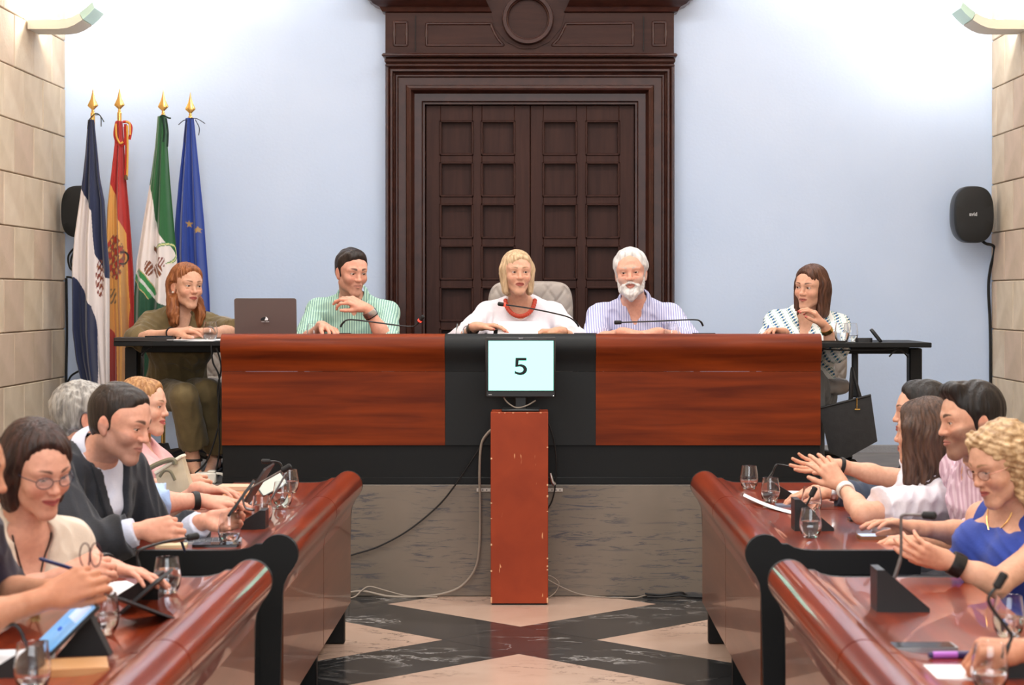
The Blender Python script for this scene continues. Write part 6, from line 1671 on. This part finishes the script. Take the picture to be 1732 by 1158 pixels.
tp = P5.hand[1][3][4]; pen('blue and yellow pen in the hand of the woman in the patterned blouse', Vector(tp)+Vector((.035, .02, .075)), Vector(tp)+Vector((-.015, -.01, -.030)), mat('blue_pen', srgb(50, 90, 160), .4))
tp = (P8.hand[1][3][4]+P8.hand[1][3][0])/2; pen('dark pen upright in the suited man\'s fist', Vector(tp)+Vector((-.012, -.012, .062)), Vector(tp)+Vector((.02, -.004, -.040)), mat('navy_pen', srgb(24, 30, 54), .35))
a_, b_ = px(66, 944, 4.80), px(138, 966, 4.86); pen('dark blue pen in the hand of the woman with glasses', a_, b_, mat('dark_blue_pen', srgb(24, 34, 84), .3), .0048)

# ---- black handbag on the chair arm
hb = thing('handbag', 'large black tote bag hanging beside the right side table', 'bag', tuple(px(1434, 772, 10.06)))
LE = mat('black_bag_leather', (.016, .016, .018), .5, col2=(.022, .022, .024), scale=30, bump=.15)
Pg = lambda x, y, Y: px(x, y, Y)
fr_ = [(1386, 690), (1473, 668), (1484, 746), (1428, 777), (1402, 764)]
b = MB(); n = len(fr_); v = [Pg(x, y, 10.00) for x, y in fr_]+[Pg(x, y, 10.13) for x, y in fr_]
m_f = Pg(1432, 722, 9.99); m_b = Pg(1432, 722, 10.14); v += [m_f, m_b]
b.add(v, [(i, (i+1) % n, 2*n) for i in range(n)]+[((i+1) % n+n, i+n, 2*n+1) for i in range(n)]+[(i, i+n, (i+1) % n+n, (i+1) % n) for i in range(n)])
part('bag_body', b, LE, hb, world=True, ang=20)
for Y, dx in ((10.005, 0), (10.125, 5)):
    part('handle', MB().tube(spline([Pg(1438+dx*.4, 676, Y), Pg(1439+dx*.4, 650, Y), Pg(1442, 622, Y+(.0 if dx else .02)), Pg(1446, 640, Y), Pg(1454+dx*.3, 673, Y)], 6), .009, 8), LE, hb, world=True)
part('rim', MB().tube([Pg(1386, 690, 9.995), Pg(1473, 668, 9.995)], .006, 8), LE, hb, world=True)
ch_ = MB(); ch_.tube([Pg(1449, 673, 9.985), Pg(1449, 690, 9.98)], .003, 6); ch_.box(Pg(1450, 692, 9.978), (.03, .006, .008), b=.002); part('charm', ch_, M['gold'], hb, world=True)

# ---- cream handbag on the blond woman's lap
cb_ = thing('handbag', 'cream handbag with olive handle before the blond woman in pink', 'bag', tuple(px(292, 838, 7.62)))
CRM = mat('cream_bag_leather', srgb(214, 200, 172), .55, col2=srgb(200, 186, 158), scale=20); OLV = mat('olive_bag_handle', srgb(122, 116, 92), .5)
fr_ = [(262, 800), (306, 772), (326, 838), (318, 852), (276, 852)]
b = MB(); n = len(fr_); v = [Pg(x, y, 7.56) for x, y in fr_]+[Pg(x+6, y-3, 7.68) for x, y in fr_]+[Pg(297, 815, 7.55), Pg(300, 815, 7.69)]
b.add(v, [(i, (i+1) % n, 2*n) for i in range(n)]+[((i+1) % n+n, i+n, 2*n+1) for i in range(n)]+[(i, i+n, (i+1) % n+n, (i+1) % n) for i in range(n)]); part('bag_body', b, CRM, cb_, world=True, ang=20)
part('handle', MB().tube(spline([Pg(247, 800, 7.56), Pg(256, 790, 7.555), Pg(275, 781, 7.55), Pg(292, 777, 7.55), Pg(297, 785, 7.55)], 6), .010, 8), OLV, cb_, world=True)
part('handle', MB().tube(spline([Pg(270, 806, 7.53), Pg(278, 796, 7.525), Pg(288, 797, 7.525), Pg(296, 812, 7.53)], 6), .006, 8), OLV, cb_, world=True)
part('rim', MB().tube([Pg(262, 800, 7.555), Pg(306, 772, 7.555), Pg(312, 770, 7.66)], .007, 8), mat('cream_piping', srgb(234, 226, 206), .5), cb_, world=True)

# ---- power adapter with cables on the platform edge
pa = thing('power_adapter', 'white power adapter on the platform floor by the black shoes', 'adapter', (px(349, 0, 9.83).x, 9.83, ZP))
part('housing', MB().box((0, 0, .029), (.105, .07, .054), b=.007), M['white_plastic'], pa); part('cap', MB().box((.028, 0, .060), (.04, .06, .012), b=.005), M['white_plastic'], pa)
part('white_lead', MB().tube(spline([(.05, 0, .05), (.085, -.01, .045), (.115, -.03, .012), (.135, -.05, .008)], 6), .007, 8), M['white_plastic'], pa)
for k, pts in enumerate(([(357, 582, 9.90), (360, 612, 9.90), (371, 640, 9.90), (369, 700, 9.88), (371, 760, 9.86), (362, 815, 9.86)], [(366, 588, 9.92), (374, 620, 9.91), (368, 660, 9.91), (371, 710, 9.9), (352, 775, 9.88), (330, 800, 9.88)], [(240, 602, 10.0), (247, 592, 10.0), (256, 586, 10.0)])):
    cable(('black cable dangling from the left side table to the floor', 'second black cable beside the desk end, curving to the adapter', 'short black cable loop under the left side table')[k], [px(*q_) for q_ in pts], .0045, M['rubber'], group='cables at the left side table')
for k, pts in enumerate(([(1390, 590, 9.93), (1430, 592, 9.93), (1500, 591, 9.93), (1520, 587, 9.93)], [(1504, 603, 9.95), (1514, 593, 9.95), (1524, 592, 9.95), (1536, 604, 9.97)])):
    cable(('black lead strung under the right side table', 'black lead hooked at the right table leg')[k], [px(*q_) for q_ in pts], .004, M['rubber'])

# ---- tablets, notebooks, phones on the council desks
def tablet(lab, corners, Y0, m_back=M['black_plastic'], screen=None, t=.008):
    """a plate through three world points: corner, along its width, along its height"""
    o_, a_, c_ = [Vector(q_) for q_ in corners]; e1 = a_-o_; e2 = c_-o_; e2 = e2-e1*(e2.dot(e1)/e1.length_squared); w_, h_ = e1.length, e2.length
    R = Matrix((e1.normalized(), e2.normalized(), e1.normalized().cross(e2.normalized()))).transposed(); mid = o_+e1/2+e2/2
    th = thing('tablet', lab, 'tablet', tuple(mid)); slab('body', w_, h_, t, .008, m_back, th, R)
    if screen: slab('screen', w_*.93, h_*.90, .0015, .004, screen, th, R, tuple(R @ Vector((0, 0, t))))
    return th, R, w_, h_
BSC = mat('lit_blue_page', srgb(96, 168, 232), .2, emit=.75, col2=srgb(150, 196, 236), scale=9); BSC.node_tree.nodes['Principled BSDF'].inputs['Emission Color'].default_value = (*srgb(110, 176, 236), 1)
# near left: lit tablet leaning back on its stand
p0 = gpoint(66, 1090, ZT+.012)
th, R, w_, h_ = tablet('tablet with a lit blue page on the nearer left desk', [p0, p0+Vector((.076, -.20, .008)), p0+Vector((.101, .042, .102))], 0, screen=None)
e1, e2, nn = R.col[0], R.col[1], R.col[2]
side = 1
slab('screen', w_*.93, h_*.90, .0015, .004, BSC, th, R, tuple(nn*(.008 if side > 0 else -.0016)))
slab('page_panel', w_*.55, h_*.32, .0006, .002, mat('pale_page', srgb(190, 214, 242), .3, emit=.8), th, R, tuple(nn*(.0096 if side > 0 else -.0023)+e1*w_*.08+e2*h_*.25))
slab('page_button', w_*.16, h_*.07, .0006, .002, mat('blue_button', srgb(20, 90, 200), .3, emit=.6), th, R, tuple(nn*(.0096 if side > 0 else -.0023)-e1*w_*.05-e2*h_*.12))
part('stand', MB().prism([(-.06, 0), (.06, 0), (.015, .09)], lambda u, v, q: (u, q, v), -.02, .02), M['black_matte'], th, smooth=False, loc=tuple(Vector((0, 0, ZT))-Vector((0, 0, WM[th.name].translation.z))+Vector((.03, .02, 0))))
lying('notebook', 'tan-edged notebook under the lit tablet', 'notebook', gpoint(118, 1134, ZT), .16, .13, .016, .25, mat('tan_board', srgb(190, 140, 92), .6))
lying('paper_sheet', 'white notepad at the left edge below the clasped hands', 'paper', gpoint(12, 1118, ZT), .20, .20, .008, .2, M['paper'])
lying('paper_sheet', 'white sheet under the hand of the woman with glasses', 'paper', gpoint(176, 1000, ZT), .21, .28, .004, .5, M['paper'])
# black tablet with kickstand case
p0 = gpoint(200, 1036, ZT+.006)
th, R, w_, h_ = tablet('black tablet on a folded case with a round cut-out, nearer left desk', [p0, p0+Vector((.0, .24, .0)), p0+Vector((.092, -.004, .082))], 0, m_back=mat('tablet_case', (.03, .031, .034), .6))
slab('case_flap', .20, .17, .005, .006, mat('grey_case_leather', srgb(70, 74, 78), .6, bump=.3, scale=60), th, Matrix.Rotation(.65, 3, 'Z') @ Matrix.Rotation(.42, 3, 'Y'), tuple(gpoint(243, 1030, ZT+.035)-WM[th.name].translation))
part('cut_out', MB().lathe([(0, .0012), (.026, .0012), (.026, -.001), (0, -.001)], 24, Matrix.Rotation(.65, 3, 'Z') @ Matrix.Rotation(.42, 3, 'Y') @ Matrix.Diagonal((1, .62, 1)), tuple(gpoint(233, 1023, ZT+.044)-WM[th.name].translation)), M['paper'], th)
# suited man's keyboard tablet and handheld
kb = thing('keyboard', 'silver tablet keyboard under the suited man\'s hands', 'keyboard', tuple(gpoint(334, 917, ZT)), .12)
slab('deck', .285, .11, .008, .006, mat('silver_deck', srgb(176, 180, 186), .35, .5), kb)
KEYM = mat('grey_key', srgb(104, 108, 116), .5); km = mesh_of('key', MB().box((0, 0, .0095), (.0165, .0155, .003), b=.001), KEYM, smooth=False)
for i in range(13):
    for j in range(5):
        o = bpy.data.objects.new('key', km); COL.objects.link(o); o.parent = kb; o.location = (-.117+.0195*i, -.037+.0185*j, 0)
tp = Vector(P8.hand[-1][3][1])
R_ = (px(398, 862, 6.30)-px(412, 815, 6.30))
th, R, w_, h_ = tablet('black tablet held up by the suited man', [px(384, 872, 6.22), px(386, 868, 6.44), px(428, 812, 6.22)], 0)
lying('phone', 'black phone at the near edge of the left desk, before the nearly empty glass', 'phone', gpoint(366, 923, ZT), .150, .072, .009, .06, M['screen_dark'], r=.008)
lying('notebook', 'cream notepad at the near edge of the left desk', 'notebook', gpoint(290, 924, ZT), .10, .07, .008, .1, mat('cream_pad', srgb(214, 196, 160), .7))
# tablet with grey kickstand, notebooks farther along
th, R, w_, h_ = tablet('brown-black tablet propped on a grey kickstand, left desk', [gpoint(398, 868, ZT+.006), gpoint(398, 868, ZT+.006)+Vector((.0, .26, .0)), gpoint(398, 868, ZT+.006)+Vector((.105, .0, .165))], 0, m_back=mat('brown_black_back', srgb(52, 44, 42), .4))
slab('kickstand', .055, .15, .004, .004, mat('grey_kickstand', srgb(120, 126, 130), .5, .3), th, Matrix.Rotation(.0, 3, 'Z') @ Matrix.Rotation(-1.05, 3, 'Y') @ Matrix.Rotation(PI/2, 3, 'Z'), (.085, -.02, -.01))
lying('notebook', 'orange-edged notebook, lower of the two at the far left desk', 'notebook', gpoint(382, 838, ZT), .21, .15, .010, .05, mat('orange_board', srgb(206, 140, 86), .6))
lying('notebook', 'white notebook with orange edge, at the far end of the left desk', 'notebook', gpoint(402, 830, ZT)+Vector((0, .08, .0)), .18, .13, .016, -.05, mat('pale_orange_board', srgb(226, 190, 160), .6))
th, R, w_, h_ = tablet('tablet showing a pale page at the far end of the left desk', [gpoint(446, 842, ZT+.004), gpoint(446, 842, ZT+.004)+Vector((.095, .04, .05)), gpoint(446, 842, ZT+.004)+Vector((-.02, .05, .055))], 0, screen=mat('pale_lit_page', srgb(170, 178, 168), .3, emit=.12))
lying('keyboard', 'grey keyboard beside the notebooks on the left desk', 'keyboard', gpoint(392, 852, ZT), .16, .10, .006, .05, mat('grey_keyboard', srgb(120, 124, 130), .5))
# right desk
cur = thing('paper_sheet', 'white curled sheet lying towards the edge of the right desk', 'paper', tuple(gpoint(1302, 862, ZT)))
b = MB(); c0 = WM[cur.name].translation; A0, A1 = gpoint(1259, 850, ZT+.004), gpoint(1341, 869, ZT+.003); U = (A1-A0); Wd = Vector((.03, .20, 0)); Pp = []
for i in range(11):
    t_ = i/10; Pp.append([A0+U*t_+Vector((0, .045*(1-t_)**2-.012*math.sin(PI*t_), .022*(1-t_)**2))+Wd*s_ for s_ in (0, .25, .5)])
b.grid(Pp); b.grid([[q_-Vector((0, 0, .0012)) for q_ in r] for r in Pp]); part('sheet', b, M['paper'], cur, world=True)
lying('phone', 'pale blue phone lying behind the curled sheet', 'phone', gpoint(1345, 856, ZT), .15, .075, .008, .0, mat('steel_blue_case', srgb(110, 120, 140), .3), r=.008)
lying('paper_sheet', 'white sheet under the steel watch on the right desk', 'paper', gpoint(1340, 834, ZT), .15, .21, .003, 1.4, M['paper'])
lying('phone', 'dark phone lying beyond the lit phone on the right desk', 'phone', gpoint(1468, 880, ZT), .14, .072, .009, .05, M['screen_dark'], r=.008)
ph_ = lying('phone', 'phone with a lit white page and brown case on the right desk', 'phone', gpoint(1490, 910, ZT), .155, .078, .011, .05, mat('brown_phone_case', srgb(120, 84, 62), .5), r=.008)
slab('screen', .145, .070, .001, .006, mat('lit_phone_page', srgb(190, 210, 240), .2, emit=.6), ph_, c=(0, 0, .011))
ph_ = lying('phone', 'silver-edged phone on the nearer right desk behind the purple marker', 'phone', gpoint(1560, 1099, ZT), .150, .075, .012, .02, mat('silver_edge', srgb(150, 156, 160), .3, .5), r=.009)
slab('screen', .138, .066, .001, .006, M['screen_dark'], ph_, c=(0, 0, .012))
mk = thing('marker', 'purple marker pen with dark cap lying by the white paper', 'pen', tuple(gpoint(1610, 1113, ZT)), .06)
part('barrel', MB().tube([(-.045, 0, .008), (-.043, 0, .008), (.015, 0, .008)], [.006, .008, .008], 12), mat('lilac_barrel', srgb(176, 100, 196), .4), mk)
part('cap', MB().tube([(.012, 0, .008), (.048, 0, .008), (.051, 0, .008)], [.0088, .0088, .006], 12), mat('dark_purple_cap', srgb(48, 34, 84), .4), mk); part('tip', MB().tube([(-.053, 0, .008), (-.043, 0, .008)], [.0055, .0075], 12), mat('dark_purple_tip', srgb(48, 34, 84), .4), mk)
lying('paper_sheet', 'white paper on the nearer right desk below the purple marker', 'paper', gpoint(1612, 1146, ZT)+Vector((0, .055, 0)), .21, .15, .003, -.04, M['paper'])
# folded spectacles held in the clasped hands at the left
sp_ = thing('spectacles', 'folded dark spectacles held in the clasped hands at the left', 'spectacles', tuple(px(150, 945, 4.42)))
b = MB()
for cx, cy in ((144, 938), (162, 938)):
    b.tube([px(cx+9*math.cos(a), cy+20*math.sin(a), 4.42) for a in np.linspace(0, 2*PI, 20)], .0016, 6, caps=False)
part('rims', b, mat('plum_frame', srgb(70, 30, 40), .3), sp_, world=True); part('temple', MB().tube(spline([px(152, 930, 4.42), px(150, 960, 4.40), px(140, 990, 4.39)], 5), .002, 6), mat('plum_temple', srgb(70, 30, 40), .3), sp_, world=True)
